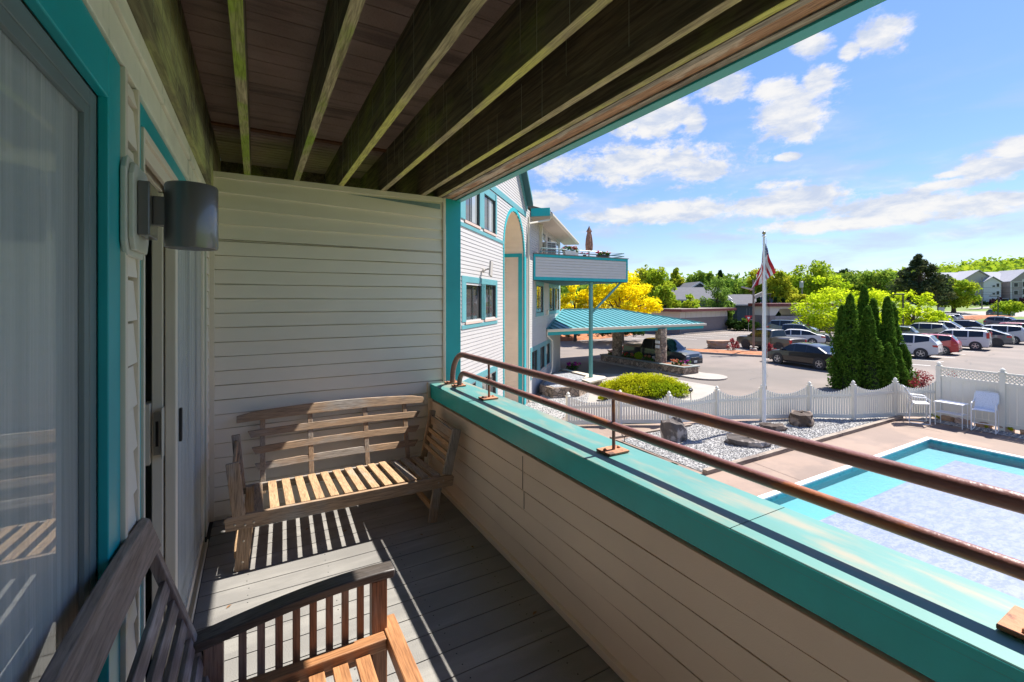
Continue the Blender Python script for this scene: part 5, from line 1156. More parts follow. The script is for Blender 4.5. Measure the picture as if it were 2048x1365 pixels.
# ================================================================== VEHICLES  (local x forward, y left)
TYRE = mat('tyre_rubber', (.018, .018, .018), .85); RIM = mat('alloy_rim', (.55, .55, .56), .3, metal=.8); RIMD = mat('dark_rim', (.05, .05, .055), .35, metal=.6)
CGL = glassy('car_glass', (.015, .02, .022), .03, .0); PLAS = mat('black_bumper_plastic', (.03, .03, .032), .6)
HL = mat('headlamp_glass', (.6, .62, .65), .1, metal=.3); TLM = mat('tail_lamp_red', (.45, .01, .015), .2, coat=1); PLT = mat('number_plate', (.6, .62, .6), .5)
def paint(nm, c, metal=.0): return mat('car_paint_'+nm, c, .30, metal=metal, coat=.7)
KINDS = {
 # (x, belt, roof, half width) rear to front; w0/w1 = glass station range, ws = windscreen pair, rw = rear window pair; wheel x; radius
 'suv': dict(st=[(-2.28, .70, .74, .80), (-2.25, .98, 1.02, .86), (-2.12, 1.08, 1.22, .88), (-1.80, 1.26, 1.60, .90), (-1.72, 1.24, 1.625, .90), (-1.0, 1.08, 1.67, .91), (-.92, 1.07, 1.672, .91), (.0, 1.04, 1.67, .91), (.08, 1.04, 1.67, .91), (.48, 1.03, 1.62, .91), (.95, 1.02, 1.30, .90), (1.28, 1.01, 1.04, .90), (1.95, .90, .95, .87), (2.2, .78, .82, .82), (2.28, .58, .62, .76)], glass=[(3, 4, 0), (4, 5, 1), (6, 7, 1), (8, 9, 1), (9, 10, 2), (10, 11, 2)], rear=(2, 3), top=(9, 11), wx=(-1.35, 1.38), wr=.345),
 'box': dict(st=[(-2.06, .62, .66, .80), (-2.05, .98, 1.02, .86), (-1.98, 1.10, 1.40, .88), (-1.86, 1.12, 1.58, .89), (-1.70, 1.12, 1.61, .89), (-.85, 1.06, 1.63, .90), (-.77, 1.05, 1.63, .90), (.1, 1.02, 1.62, .90), (.18, 1.02, 1.62, .90), (.62, 1.01, 1.56, .90), (1.0, 1.0, 1.28, .89), (1.28, .99, 1.04, .89), (1.8, .92, .97, .86), (2.0, .80, .84, .82), (2.08, .58, .62, .76)], glass=[(4, 5, 1), (6, 7, 1), (8, 9, 1), (9, 10, 2), (10, 11, 2)], rear=(2, 3), top=(9, 11), wx=(-1.25, 1.28), wr=.335),
 'sedan': dict(st=[(-2.40, .62, .66, .76), (-2.36, .90, .93, .82), (-2.1, .96, 1.01, .86), (-1.78, .97, 1.04, .87), (-1.2, .97, 1.32, .88), (-1.12, .97, 1.345, .88), (-.55, .955, 1.43, .89), (-.47, .955, 1.44, .89), (.25, .935, 1.44, .89), (.33, .935, 1.435, .89), (.62, .925, 1.38, .89), (1.0, .91, 1.16, .88), (1.30, .90, .94, .88), (1.95, .80, .85, .86), (2.25, .68, .72, .80), (2.38, .50, .54, .74)], glass=[(3, 4, 2), (4, 5, 2), (5, 6, 1), (7, 8, 1), (9, 10, 1), (10, 11, 2), (11, 12, 2)], rear=(3, 5), top=(10, 12), wx=(-1.38, 1.42), wr=.335),
 'coupe': dict(st=[(-2.36, .66, .70, .78), (-2.30, .98, 1.02, .85), (-2.15, 1.04, 1.12, .88), (-1.9, 1.05, 1.20, .90), (-1.1, 1.03, 1.50, .91), (-1.02, 1.03, 1.52, .91), (-.6, 1.02, 1.59, .92), (-.52, 1.02, 1.60, .92), (.15, 1.0, 1.61, .92), (.23, 1.0, 1.60, .92), (.55, .99, 1.53, .91), (.95, .98, 1.26, .90), (1.25, .97, 1.01, .90), (1.95, .87, .92, .88), (2.25, .75, .79, .82), (2.36, .55, .60, .76)], glass=[(3, 4, 2), (4, 5, 2), (5, 6, 1), (7, 8, 1), (9, 10, 1), (10, 11, 2), (11, 12, 2)], rear=(3, 5), top=(10, 12), wx=(-1.42, 1.45), wr=.36),
 'pickup': dict(st=[(-2.72, .60, .64, .80), (-2.70, 1.05, 1.10, .88), (-2.6, 1.12, 1.17, .90), (-1.05, 1.12, 1.17, .91), (-.98, 1.12, 1.18, .91), (-.88, 1.13, 1.72, .90), (-.80, 1.13, 1.76, .90), (-.05, 1.10, 1.80, .91), (.03, 1.10, 1.80, .91), (.68, 1.08, 1.76, .91), (.80, 1.08, 1.70, .91), (1.18, 1.07, 1.38, .90), (1.45, 1.06, 1.11, .90), (2.35, 1.0, 1.05, .89), (2.6, .90, .94, .86), (2.70, .60, .66, .80)], glass=[(6, 7, 1), (8, 9, 1), (10, 11, 2), (11, 12, 2)], rear=(4, 5), top=(10, 12), wx=(-1.65, 1.62), wr=.39),
}
def car(kind, pm, x, y, heading, label, s=1.0, rim=RIM, cat=None, grp=None, plate=True, tail=True, z=GZ, nm=None):
    K = KINDS[kind]; st = K['st']; nm = nm or {'suv': 'parked_suv', 'box': 'parked_hatchback', 'sedan': 'parked_sedan', 'coupe': 'parked_suv', 'pickup': 'pickup_truck'}[kind]
    t = thing(nm, label, cat or {'pickup': 'pickup', 'sedan': 'car'}.get(kind, 'car'), (x, y, z), R(heading), grp); t.scale = (s, s, s)
    clear = .30 if kind == 'pickup' else .22
    def ring(q):
        X, b, r, w_ = q; wt = w_-.155*min(1, max(0, (r-b-.08)/.35))-.02*(r-b > .08); lo = clear+(.06 if abs(X) > 2 else 0); lo = min(lo, b-.2)
        return [(X, w_*.86, lo), (X, w_, lo+.10), (X, w_*1.012, (lo+b)/2+.05), (X, w_*.985, b), (X, wt, r-.035), (X, wt-.10, r), (X, wt*.5, r+.02), (X, 0, r+.026)]
    rings = [ring(q) for q in st]; n = len(rings); body = MB(); side = MB(); ws = MB(); rw = MB(); NR = 8
    gl = {(a, b): f for a, b, f in K['glass']}
    for sgn in (1, -1):
        side = MB()
        for i in range(n-1):
            for j in range(NR-1):
                q = [rings[i][j], rings[i+1][j], rings[i+1][j+1], rings[i][j+1]]; q = [(p[0], p[1]*sgn, p[2]) for p in q]
                if sgn < 0: q = q[::-1]
                tgt = body
                if j == 3 and (i, i+1) in gl: tgt = side
                elif j >= 5 and K['top'][0] <= i < K['top'][1]: tgt = ws
                elif j >= 5 and K['rear'][0] <= i < K['rear'][1]: tgt = rw
                tgt.add(q, [(0, 1, 2, 3)])
        for i in (0, n-1):
            q = [(p[0], p[1]*sgn, p[2]) for p in rings[i]]+[(rings[i][0][0], 0, rings[i][0][2])]; body.add(q, [tuple(range(len(q)))])
        side.build('side_window', CGL, t)
    body.build('body', pm, t, smooth=True, angle=32)
    # glass sits a little in from the skin line; thin frame lines are left by the body strips between panes
    ws.build('windscreen', CGL, t, smooth=True); rw.build('rear_window', CGL, t, smooth=True)
    wid = max(q[3] for q in st); wr = K['wr']; m_ = MB(); 
    for wx in K['wx']:
        for sgn in (1, -1): m_.lathe([(wr*1.16, 0), (wr*1.17, .012*sgn)], (wx, sgn*(wid*1.010), wr*1.03), 20, 'y')
    m_.box(st[0][0]-.015, st[0][0]+.10, -wid*.9, wid*.9, clear+.06, clear+.26); m_.box(st[-1][0]-.10, st[-1][0]+.015, -wid*.85, wid*.85, clear+.02, clear+.20)
    m_.box(-1.0, 1.0, -wid*.96, wid*.96, clear-.015, clear+.05); m_.build('black_trim', PLAS, t, bevel=.01)
    first = None
    for wx in K['wx']:
        for sgn in (1, -1):
            wy = sgn*(wid-.085)
            tb_ = MB().lathe([(wr*.6, -.10), (wr*.93, -.10), (wr, -.07), (wr, .07), (wr*.93, .105), (wr*.6, .105)], (0, 0, 0), 22, 'y').build('wheel', TYRE, t, smooth=True); tb_.location = (wx, wy, wr)
            r_ = MB().lathe([(wr*.60, .100*sgn), (wr*.66, .112*sgn), (wr*.62, .113*sgn), (wr*.56, .09*sgn)], (0, 0, 0), 20, 'y')
            for a in range(5):
                an = a*2*math.pi/5+.3; r_.bar((0, .104*sgn, 0), (math.cos(an)*wr*.60, .108*sgn, math.sin(an)*wr*.60), .05, .012, (0, 1, 0))
            r_.lathe([(.05, .10*sgn), (.05, .118*sgn)], (0, 0, 0), 10, 'y'); r_.build('rim', rim, tb_, smooth=True)
    X0 = st[1][0]; X1 = st[-2][0]; bz = st[1][1]
    for sgn in (1, -1):
        if kind == 'box': tl = MB().box(X0-.02, X0+.16, sgn*(wid-.16) if sgn > 0 else -wid-.0, sgn*(wid) if sgn > 0 else -(wid-.16), 1.0, 1.48)
        elif kind == 'pickup': tl = MB().box(X0-.02, X0+.14, min(sgn*(wid-.2), sgn*wid*.99), max(sgn*(wid-.2), sgn*wid*.99), .78, 1.06)
        else: tl = MB().box(X0-.01, X0+.30, min(sgn*(wid-.34), sgn*(wid-.018)), max(sgn*(wid-.34), sgn*(wid-.018)), bz-.14, bz+.015)
        tl.build('tail_light', TLM, t, bevel=.02)
        a, b = sorted((sgn*(wid-.40), sgn*(wid-.11))); MB().box(X1-.20, X1+.045, a, b, st[-2][1]-.14, st[-2][1]-.02).build('headlight', HL, t, bevel=.02)
        a, b = sorted((sgn*(wid+.02), sgn*(wid+.19))); gx = st[K['top'][1]][0]-.28; MB().box(gx-.06, gx+.06, a, b, st[8][1]+.01, st[8][1]+.14).build('wing_mirror', pm, t, bevel=.02)
    MB().box(X1+.01, st[-1][0]+.02, -.42, .42, st[-2][1]-.34, st[-2][1]-.14).build('grille', PLAS, t, bevel=.01)
    if plate: MB().box(st[0][0]-.03, st[0][0]-.012, -.16, .16, .60 if kind != 'pickup' else .62, .76).build('number_plate', PLT, t); MB().box(st[-1][0]+.021, st[-1][0]+.033, -.16, .16, .42, .55).build('number_plate', PLT, t)
    for sgn in (1, -1):
        m_ = MB(); m_.box(K['wx'][0]+.5, K['wx'][1]-.55, sgn*wid*1.0-.006, sgn*wid*1.0+.008, st[8][1]-.17, st[8][1]-.15)
        if kind in ('suv',): m_.tube([(-1.6, sgn*.70, 1.66), (-1.4, sgn*.69, 1.73), (.0, sgn*.69, 1.74), (.35, sgn*.69, 1.69)], .018, 6)
        m_.build('side_moulding', PLAS, t)
    if kind == 'pickup': MB().box(-2.55, -1.02, -.72, .72, 1.185, 1.205).build('bed_cover', PLAS, t, bevel=.01)
    return t
GA = 'cars parked in the lot'
WHP, BKP, RDP, GRP, SVP, BLP, BRP, DGP = paint('white', (.60, .60, .60)), paint('black', (.006, .006, .008)), paint('red', (.42, .015, .02)), paint('grey', (.10, .11, .12), .3), paint('silver', (.36, .36, .32), .4), paint('navy', (.012, .022, .05), .2), paint('brown', (.075, .062, .05), .3), paint('bluegrey', (.10, .14, .16), .3)
HD = 99
def cA_(x, y): return x, y
def along(x, y, f, h): a = R(h); return x+math.cos(a)*f, y+math.sin(a)*f
def byrear(kind, px, py, h, s=1.0):     # stand a car so that its rear left wheel touches down at this sight line
    q = P(px, py); a = R(h); K = KINDS[kind]; wx = K['wx'][0]*s; wy = .80*s
    return q.x-(math.cos(a)*wx-math.sin(a)*wy), q.y-(math.sin(a)*wx+math.cos(a)*wy)
x, y = byrear('suv', 1842, 717, HD); car('suv', WHP, x, y, HD, 'white suv nearest the arborvitae in the front row of the lot', grp=GA)
x, y = byrear('suv', 1903, 707, HD, .93); car('suv', RDP, x-1.7, y-.1, HD, 'bright red compact suv squeezed behind the nearest white suv', .90, grp=GA)
x, y = byrear('box', 1951, 700.5, HD); car('box', WHP, x, y, HD, 'boxy white hatchback with tall red tail lights in the front row', 1.0, grp=GA)
x, y = byrear('coupe', 1993, 694, HD); car('coupe', GRP, x, y, HD, 'dark grey fastback suv right of the boxy white hatchback', 1.02, RIMD, grp=GA)
x, y = byrear('suv', 2026, 688.5, HD); car('suv', WHP, x, y, HD, 'white suv second from the right end of the front row', 1.04, grp=GA)
x, y = byrear('suv', 2052, 681, HD); car('suv', RDP, x, y, HD, 'dark red suv roof showing above the white suv at the right edge', 1.05, grp=GA)
x, y = byrear('suv', 1873, 679, HD+2); car('suv', SVP, x, y, HD+2, 'silver-beige suv in the second row behind the front white suv', 1.0, grp=GA)
x, y = byrear('box', 1808, 686, HD); car('suv', DGP, x, y, HD, 'blue-grey hatchback half hidden by the tip of the arborvitae', .95, grp=GA)
q = P(1915, 676); car('suv', WHP, q.x, q.y+1, HD-180-3, 'white van-like car facing right behind the silver-beige suv', 1.08, grp=GA)
q = P(1950, 673); car('suv', BKP, q.x+2, q.y+1, HD-180, 'black suv behind the boxy white hatchback facing right', 1.05, grp=GA)
# third row, far
for i, (px, py, kd, pm, lb, s) in enumerate(((1822, 662, 'suv', WHP, 'white suv at the left end of the far row under the yellow tree', 1.0), (1838, 657, 'suv', WHP, 'pale silver-white car just right of the far white suv', .98), (1855, 655, 'suv', RDP, 'red suv in the far row beyond the lot', 1.0), (1866, 652, 'coupe', BKP, 'black car beside the red suv in the far row', 1.0), (1879, 650, 'suv', SVP, 'silver suv near the right end of the far row', 1.0), (1890, 648, 'suv', WHP, 'cream-white van at the right end of the far row', 1.05))):
    q = P(px, py); car(kd, pm, q.x, q.y, HD+3, lb, s, grp=GA, plate=False)
q = P(2012, 656); car('suv', DGP, q.x, q.y, -95, 'blue-grey car facing the camera beside the right lamp post', .98, grp=GA)
q = P(2052, 660); car('sedan', BLP, q.x, q.y, -90, 'blue car cut by the right edge of the view', 1.0, grp=GA)
q = D(2001, HZ, 112); car('suv', DGP, q.x, q.y, -32, 'grey-green suv on the road beyond the lot', 1.12, nm='parked_suv', z=GZ+.02)
# left part of the lot
f_ = P(1560, 728); r_ = P(1638, 739.5); hd = math.degrees(math.atan2(f_.y-r_.y, f_.x-r_.x))
a = R(hd); mid = (f_+r_)/2; car('sedan', BKP, mid.x+math.sin(a)*.8*1, mid.y-math.cos(a)*.8*1, hd, 'black sedan parked by the mulch island right of the flagpole', 1.0)
f_ = P(1492, 698); r_ = P(1557, 706); hd2 = math.degrees(math.atan2(f_.y-r_.y, f_.x-r_.x)); a = R(hd2); mid = (f_+r_)/2
car('pickup', BRP, mid.x+math.sin(a)*.85+.3, mid.y-math.cos(a)*.85+.2, hd2, 'grey-brown pickup parked behind the mulch island', .98, RIMD)
q = P(1600, 693); car('sedan', WHP, q.x+1.5, q.y+1.3, 118, 'white sedan between the grey-brown pickup and the navy pickup', 1.0)
q = P(1635, 692); car('pickup', BLP, q.x+.5, q.y+2.2, -72, 'large navy pickup facing right behind the black sedan', 1.05)
q = P(1650, 678); car('suv', DGP, q.x+1, q.y+4, -72, 'dark suv with a pale roof behind the navy pickup', 1.1)
q = P(1705, 672); car('suv', BKP, q.x+3, q.y+4, -75, 'dark suv glimpsed left of the arborvitae under the bright tree', 1.0)
car('pickup', paint('blue_black', (.010, .016, .024), .2), 23.0, 21.05, -90+4, 'black pickup waiting behind the stone planter under the canopy', .94)

# ================================================================== BUILDINGS BEYOND
MAR = mat('maroon_fascia', (.16, .03, .03), .5); GSID = mat('grey_brown_siding', (.22, .19, .19), .7, var=.05); BRD = mat('white_board_panel', (.60, .56, .52), .6)
g0 = P(1360, 668.7); g1 = P(1455, 661); ga = math.atan2(g1.y-g0.y, g1.x-g0.x); GL_ = (g1-g0).length
gb = thing('garage_building', 'low flat-roofed grey outbuilding with maroon fascia behind the canopy', 'building', (g0.x, g0.y, GZ), ga)
GH = 2.95
MB().box(0, GL_, 0, 9, 0, 1.95).build('wall', GSID, gb)
m_ = MB(); m_.box(.02, GL_-.02, .02, 8.98, 1.951, 2.75)
for i in range(int(GL_/1.2)+1): m_.box(i*1.2+.02, i*1.2+.07, -.01, .02, 1.96, 2.7)
m_.build('upper_panel', BRD, gb)
m_ = MB()
z = .15
while z < 1.9: m_.box(0.01, GL_-.01, -.012, -.001, z, z+.02); m_.box(-.012, -.001, .01, 8.9, z, z+.02); z += .15
m_.build('board_line', mat('grey_line', (.13, .11, .11), .8), gb)
m_ = MB(); m_.box(-.9, GL_+.9, -.8, 9.5, 2.75, 2.79).extr([(-.9, 2.79), (GL_+.9, 2.79), (GL_+.9, 3.05), (-.9, 3.05)], 1, -.8, -.68).box(-.9, -.78, -.68, 9.5, 2.79, 3.05).box(GL_+.78, GL_+.9, -.68, 9.5, 2.79, 3.05); m_.build('fascia', MAR, gb)
MB().box(-.85, GL_+.85, -.75, 9.5, 3.051, 3.09).build('roof', mat('tan_roof', (.30, .24, .21), .9, var=.1), gb)
MB().lathe([(.35, 3.09), (.35, 3.3), (.1, 3.42)], (GL_*.5, 6, 0), 10).build('roof_vent', mat('grey_fixture', ()), gb)
MB().box(-.2, GL_+.5, -.7, -.02, -.02, .12).build('plinth', CONC, gb)
# bin enclosure
e0 = P(1540, 663); eb = thing('bin_enclosure', 'bin enclosure with maroon roof, white arch and grey double gates', 'enclosure', (e0.x, e0.y, GZ), R(-14))
EW = 10.5
MB().box(0, .9, 0, 3, 0, 2.1).build('wall', GSID, eb); MB().box(4.9, EW, 0, 3, 0, 2.1).build('wall', GSID, eb)
m_ = MB(); m_.extr([(0, 2.1), (.9, 2.1), (1.7, 3.0), (4.1, 3.0), (4.9, 2.1), (EW, 2.1), (EW, 3.3), (0, 3.3)], 1, .02, 2.9).build('upper_panel', BRD, eb)
MB().box(-.5, EW+.5, -.4, 3.3, 3.301, 3.72).build('roof', MAR, eb, bevel=.02)
for x0 in (.92, 2.91): MB().box(x0, x0+1.96, .1, .16, .25, 2.0).build('gate', mat('grey_gate', (.30, .28, .30), .6), eb)
MB().box(5.2, 6.6, -.05, -.001, .3, 2.0).build('notice_board', mat('brown_board', (.18, .06, .05), .6), eb)
db = thing('dumpster', 'green dumpster left of the bin enclosure', 'dumpster', (P(1515, 660).x, P(1515, 660).y, GZ), R(-14)); MB().extr([(-.1, .15), (1.9, .15), (2.0, 1.3), (-.2, 1.3)], 1, 0, 1.4).build('bin', mat('dumpster_green', (.02, .25, .05), .5), db, bevel=.03); MB().box(-.2, 2.0, -.05, 1.45, 1.301, 1.37).build('lid', PLAS, db, bevel=.02)
db = thing('wheelie_bin', 'dark green bin with a white lid seen beside the flagpole', 'bin', (P(1524, 661).x+1.6, P(1524, 661).y-.6, GZ), R(-14)); MB().extr([(0, .05), (.7, .05), (.8, 1.1), (-.1, 1.1)], 1, 0, .7).build('bin', mat('bin_dark_green', (.015, .09, .04), .5), db, bevel=.03); MB().box(-.1, .8, -.02, .74, 1.101, 1.2).build('lid', WHITE, db, bevel=.02)
# houses
ROOFG = mat('grey_shingle', (.10, .10, .115), .9, var=.15, vscale=2, bump=.4, bscale=9); BLUES = mat('blue_grey_clapboard', (.055, .085, .105), .7)
def house(label, px, dp, L, Dp, zw, zr, rz, ms, mr, gable=True, win=()):
    q = D(px, HZ, dp); t = thing('house', label, 'house', (q.x, q.y, GZ), rz)
    mb = MB(); siding(mb, 0, L, 0, zw, e=.25, d=.02, holes=win); mb.build('wall', ms, t); MB().box(0.01, L-.01, .01, Dp, 0, zw-.01).build('wall', ms, t)
    o = .6; ym = Dp/2
    if gable:   # ridge along x
        MB().add([(0, .02, zw), (0, Dp, zw), (0, ym, zr-.1), (L, .02, zw), (L, Dp, zw), (L, ym, zr-.1)], [(0, 2, 1), (3, 4, 5)]).build('gable', ms, t)
        k_ = (zr-zw)/ym; ze = zw-o*k_; m_ = MB()
        for sgn in (0, 1):
            yb = -o if sgn == 0 else Dp+o; m_.add([(-o, yb, ze), (L+o, yb, ze), (L+o, ym, zr), (-o, ym, zr), (-o, yb, ze+.14), (L+o, yb, ze+.14), (L+o, ym, zr+.14), (-o, ym, zr+.14)], [(0, 1, 2, 3), (4, 7, 6, 5), (0, 4, 5, 1), (1, 5, 6, 2), (2, 6, 7, 3), (3, 7, 4, 0)])
        m_.build('roof', mr, t); m_ = MB()
        for X in (-o-.03, L+o+.03):
            m_.bar((X, -o, ze+.02), (X, ym, zr+.02), .08, .24); m_.bar((X, Dp+o, ze+.02), (X, ym, zr+.02), .08, .24)
        m_.bar((-o, -o-.04, ze+.05), (L+o, -o-.04, ze+.05), .08, .2); m_.build('trim', WHITE, t)
    for (x0, x1, z0, z1) in win:
        window(t, x0, x1, z0, z1, y=.0, curtain=0, sash=WHITE, sill=False)
    return t
house('blue-grey house with a broad grey roof behind the maroon-edged outbuilding', 1338, 74, 9.5, 8, 4.4, 6.2, R(-28), BLUES, ROOFG, win=((1.2, 2.4, 2.6, 3.8), (6.8, 8.0, 2.6, 3.8)))
house('taller blue house gable with white rake boards half hidden by the birch', 1437, 84, 8, 7.5, 5.0, 7.4, R(62), BLUES, ROOFG, win=((2, 3, 3, 4.2),))
house('small blue house front with a white porch frame left of the flagpole', 1474, 76, 6.5, 6, 3.6, 5.0, R(-30), BLUES, ROOFG, win=((1.6, 2.6, .9, 2.8), (2.9, 3.9, .9, 2.8)))
# apartment block
ap = D(1893, HZ, 168); APW = mat('cream_clapboard', (.42, .40, .34), .7); APL = mat('white_clapboard', (.58, .59, .60), .6); APG = mat('taupe_clapboard', (.30, .27, .26), .7); APR = mat('pale_shingle', (.38, .38, .41), .9, var=.06, vscale=.5)
q = D(1890, 612, 158); apz = -.30; ab = thing('apartment_block', 'three storey cream and taupe apartment block with pale roofs on the rise', 'building', (q.x, q.y, apz), R(-44)); ab.scale = (.86, .86, .86)
def gbox(x0, x1, y0, y1, zw, zr, nm, m): 
    m_ = MB(); m_.extr([(x0, 0), (x1, 0), (x1, zw), ((x0+x1)/2, zr), (x0, zw)], 1, y0, y1); return m_.build(nm, m, ab)
MB().box(-4.5, 8.5, 4, 16, 0, 9.0).build('wall', APW, ab)
gbox(4.5, 17.5, 0, 12, 9.0, 13.6, 'wall', APW)
gbox(11.5, 17.0, -2.0, 4, 9.0, 11.0, 'wall', APL)
MB().box(17.6, 22, 3, 12, 6.2, 9.4).build('wall', APW, ab); MB().box(17.6, 22, 3.01, 12, 0, 6.19).build('wall', APG, ab)
gbox(20.5, 30, -1.5, 12, 9.2, 13.6, 'wall', APG)
def roof2(x0, x1, y0, y1, ze, zr, axis):
    m_ = MB()
    if axis == 'y':
        xm = (x0+x1)/2
        for a, b in ((x0, xm), (x1, xm)): m_.add([(a, y0, ze), (b, y0, zr), (b, y1, zr), (a, y1, ze), (a, y0, ze+.25), (b, y0, zr+.25), (b, y1, zr+.25), (a, y1, ze+.25)], [(0, 1, 2, 3), (4, 7, 6, 5), (0, 4, 5, 1), (1, 5, 6, 2), (2, 6, 7, 3), (3, 7, 4, 0)])
    else:
        ym = (y0+y1)/2
        for a, b in ((y0, ym), (y1, ym)): m_.add([(x0, a, ze), (x0, b, zr), (x1, b, zr), (x1, a, ze), (x0, a, ze+.25), (x0, b, zr+.25), (x1, b, zr+.25), (x1, a, ze+.25)], [(0, 1, 2, 3), (4, 7, 6, 5), (0, 4, 5, 1), (1, 5, 6, 2), (2, 6, 7, 3), (3, 7, 4, 0)])
    m_.build('roof', APR, ab)
roof2(-5, 24, 3, 17, 8.9, 13.4, 'x'); roof2(3.9, 18.1, -.6, 11, 8.8, 13.8, 'y'); roof2(11.1, 17.4, -2.6, 4, 8.9, 11.1, 'y'); roof2(19.9, 30.6, -2.1, 12, 9.1, 13.8, 'y')
MB().box(20.3, 20.7, -1.6, -1.4, 0, 9.1).box(20.3, 30, -1.65, -1.51, 9.1, 9.3).build('trim', WHITE, ab)
for z in (1.2, 4.2, 7.2):
    for x, w_, h_, y0 in ((21.4, 1.2, 1.5, -1.5), (24.1, 1.3, 2.1, -1.5), (27.2, 1.4, 1.5, -1.5), (14.3, .8, .6, -2.0), (8.6, .9, .8, 0), (15.6, .8, 1.3, -2.0), (-3, 1.2, 1.3, 4), (1, 1.2, 1.3, 4), (18.4, 1.2, 1.4, 3)):
        f = MB().box(x-.12, x+w_+.12, y0-.06, y0-.005, z-.12, z+h_+.12).build('window', WHITE, ab); MB().box(x, x+w_, y0-.08, y0-.061, z, z+h_).build('pane', mat('dark_far_pane', (.02, .024, .03), .35), f)
    MB().box(23.9, 25.6, -1.58, -1.505, z+2.25, z+2.85).build('panel', WHITE, ab)
MB().box(17.5, 20.2, -1.0, 3, 2.6, 2.8).box(17.5, 17.7, -.9, -.7, 0, 2.6).box(19.9, 20.1, -.9, -.7, 0, 2.6).build('porch', WHITE, ab)

# ================================================================== TREES
LG = dict(
 yellow=leafmat('locust_yellow', (.84, .68, .004), (.92, .80, .02), (.62, .56, .02), .5),
 lime=leafmat('locust_lime', (.50, .62, .02), (.66, .74, .03), (.36, .50, .02), .5),
 fresh=leafmat('fresh_green', (.22, .34, .02), (.34, .46, .04), (.40, .46, .03), .45),
 mid=leafmat('mid_green', (.12, .21, .03), (.20, .32, .045), (.28, .36, .045), .4),
 dark=leafmat('dark_green', (.020, .05, .014), (.045, .085, .02), None, .2),
 pine=leafmat('pine_green', (.045, .07, .035), (.09, .12, .055), (.13, .14, .06), .2),
 olive=leafmat('olive_yellow', (.42, .43, .03), (.55, .53, .04), (.26, .35, .03), .45),
 birch=leafmat('birch_green', (.14, .24, .04), (.24, .36, .06), None, .4),
 purple=leafmat('purple_leaf', (.05, .02, .04), (.10, .04, .06), None, .2))
def T(px, dp, ytop, ylow, wpx, lm, label, seed, name='leafy_tree', gz=None, **kw):
    q = D(px, HZ, dp); g = Tz(q.x, q.y) if gz is None else gz; ztop = EYE-(ytop-HZ)/FPX*dp-g; zlow = EYE-(ylow-HZ)/FPX*dp-g; w_ = wpx/FPX*dp
    kw.setdefault('leaf', .22*dp/60); kw.setdefault('group', None)
    return tree(name, label, (q.x, q.y, g), w_, max(.2, zlow), ztop, LG[lm], seed=seed, **kw)
T(1243, 44, 520, 655, 172, 'yellow', 'big golden yellow honey locust rising behind the teal canopy', 1, 'honey_locust', n=120, per=110, leaf=.15, flat=.7, clump=.16, shape='dome')
T(1150, 46, 552, 650, 110, 'yellow', 'lower golden honey locust between the hotel wing and the teal post', 2, 'honey_locust', n=80, per=90, leaf=.15, flat=.7, clump=.17, shape='dome')
T(1690, 46, 545, 672, 200, 'lime', 'bright lime honey locust behind the tall arborvitae', 3, 'honey_locust', n=110, per=95, leaf=.16, flat=.8, clump=.15, shape='dome')
T(1828, 54, 578, 664, 112, 'lime', 'bright yellow-lime honey locust over the far row of cars', 4, 'honey_locust', n=80, per=95, leaf=.17, flat=.8, clump=.17, shape='dome')
T(1310, 66, 532, 640, 62, 'fresh', 'tall green tree directly right of the golden locust', 5, n=55, per=70, clump=.3)
T(1283, 80, 530, 610, 60, 'olive', 'yellow-green tree top peeping over the golden locust', 6, n=40, per=60, clump=.3)
T(1352, 92, 536, 612, 62, 'olive', 'pointed yellow-green tree left of the grey-roofed house', 7, n=50, per=70, shape='cone', clump=.3)
T(1332, 60, 562, 640, 52, 'fresh', 'soft green tree at the left end of the outbuilding roof', 8, n=40, per=60, clump=.3)
T(1398, 120, 542, 600, 64, 'mid', 'broad dark green tree above the grey-roofed house', 9, n=45, per=60, clump=.28)
T(1427, 118, 545, 600, 44, 'mid', 'dark green tree left of the small spruce', 10, n=35, per=60, clump=.3)
T(1441, 112, 541, 600, 22, 'dark', 'small dark spruce poking up above the houses', 11, 'spruce_tree', n=35, per=50, shape='cone', clump=.3)
T(1434, 66, 553, 645, 66, 'birch', 'feathery light green birch in front of the blue houses', 12, 'birch_tree', n=60, per=70, clump=.25, leaf=.18)
T(1452, 64, 592, 650, 36, 'birch', 'smaller birch beside the right corner of the outbuilding', 13, 'birch_tree', n=35, per=60, clump=.28, leaf=.18)
T(1348, 61, 590, 650, 60, 'fresh', 'rounded green tree behind the outbuilding on the left', 14, n=35, per=60, clump=.3)
T(1380, 60, 588, 650, 50, 'fresh', 'rounded green tree behind the middle of the outbuilding', 15, n=35, per=60, clump=.3)
T(1470, 170, 556, 600, 90, 'mid', 'distant green tree between the spruce and the flag', 16, n=45, per=50, clump=.25)
T(1500, 88, 562, 632, 50, 'mid', 'green tree over the small blue house left of the flagpole', 17, n=45, per=60, clump=.28)
T(1520, 82, 534, 622, 56, 'olive', 'yellow-tinged tree directly behind the flag', 18, n=55, per=70, clump=.26)
T(1560, 78, 538, 640, 66, 'olive', 'yellow-tinged tree right of the flag', 19, n=65, per=70, clump=.25)
T(1622, 104, 519, 612, 120, 'fresh', 'largest rounded green tree right of the flagpole', 20, n=90, per=90, clump=.2)
T(1596, 70, 585, 640, 52, 'olive', 'bushy olive tree above the bin enclosure', 21, n=40, per=60, clump=.3)
for i, (px, yt) in enumerate(((1516, 592), (1534, 590), (1551, 594), (1566, 596))):
    T(px, 68, yt, 662, 22, 'dark', 'dark cedar hedge tree '+('left of the flagpole beyond the lot', 'right behind the flagpole', 'just right of the flagpole beyond the lot', 'nearest the bin enclosure roof')[i], 22+i, 'cedar_tree', n=40, per=50, shape='cone', clump=.42, leaf=.2)
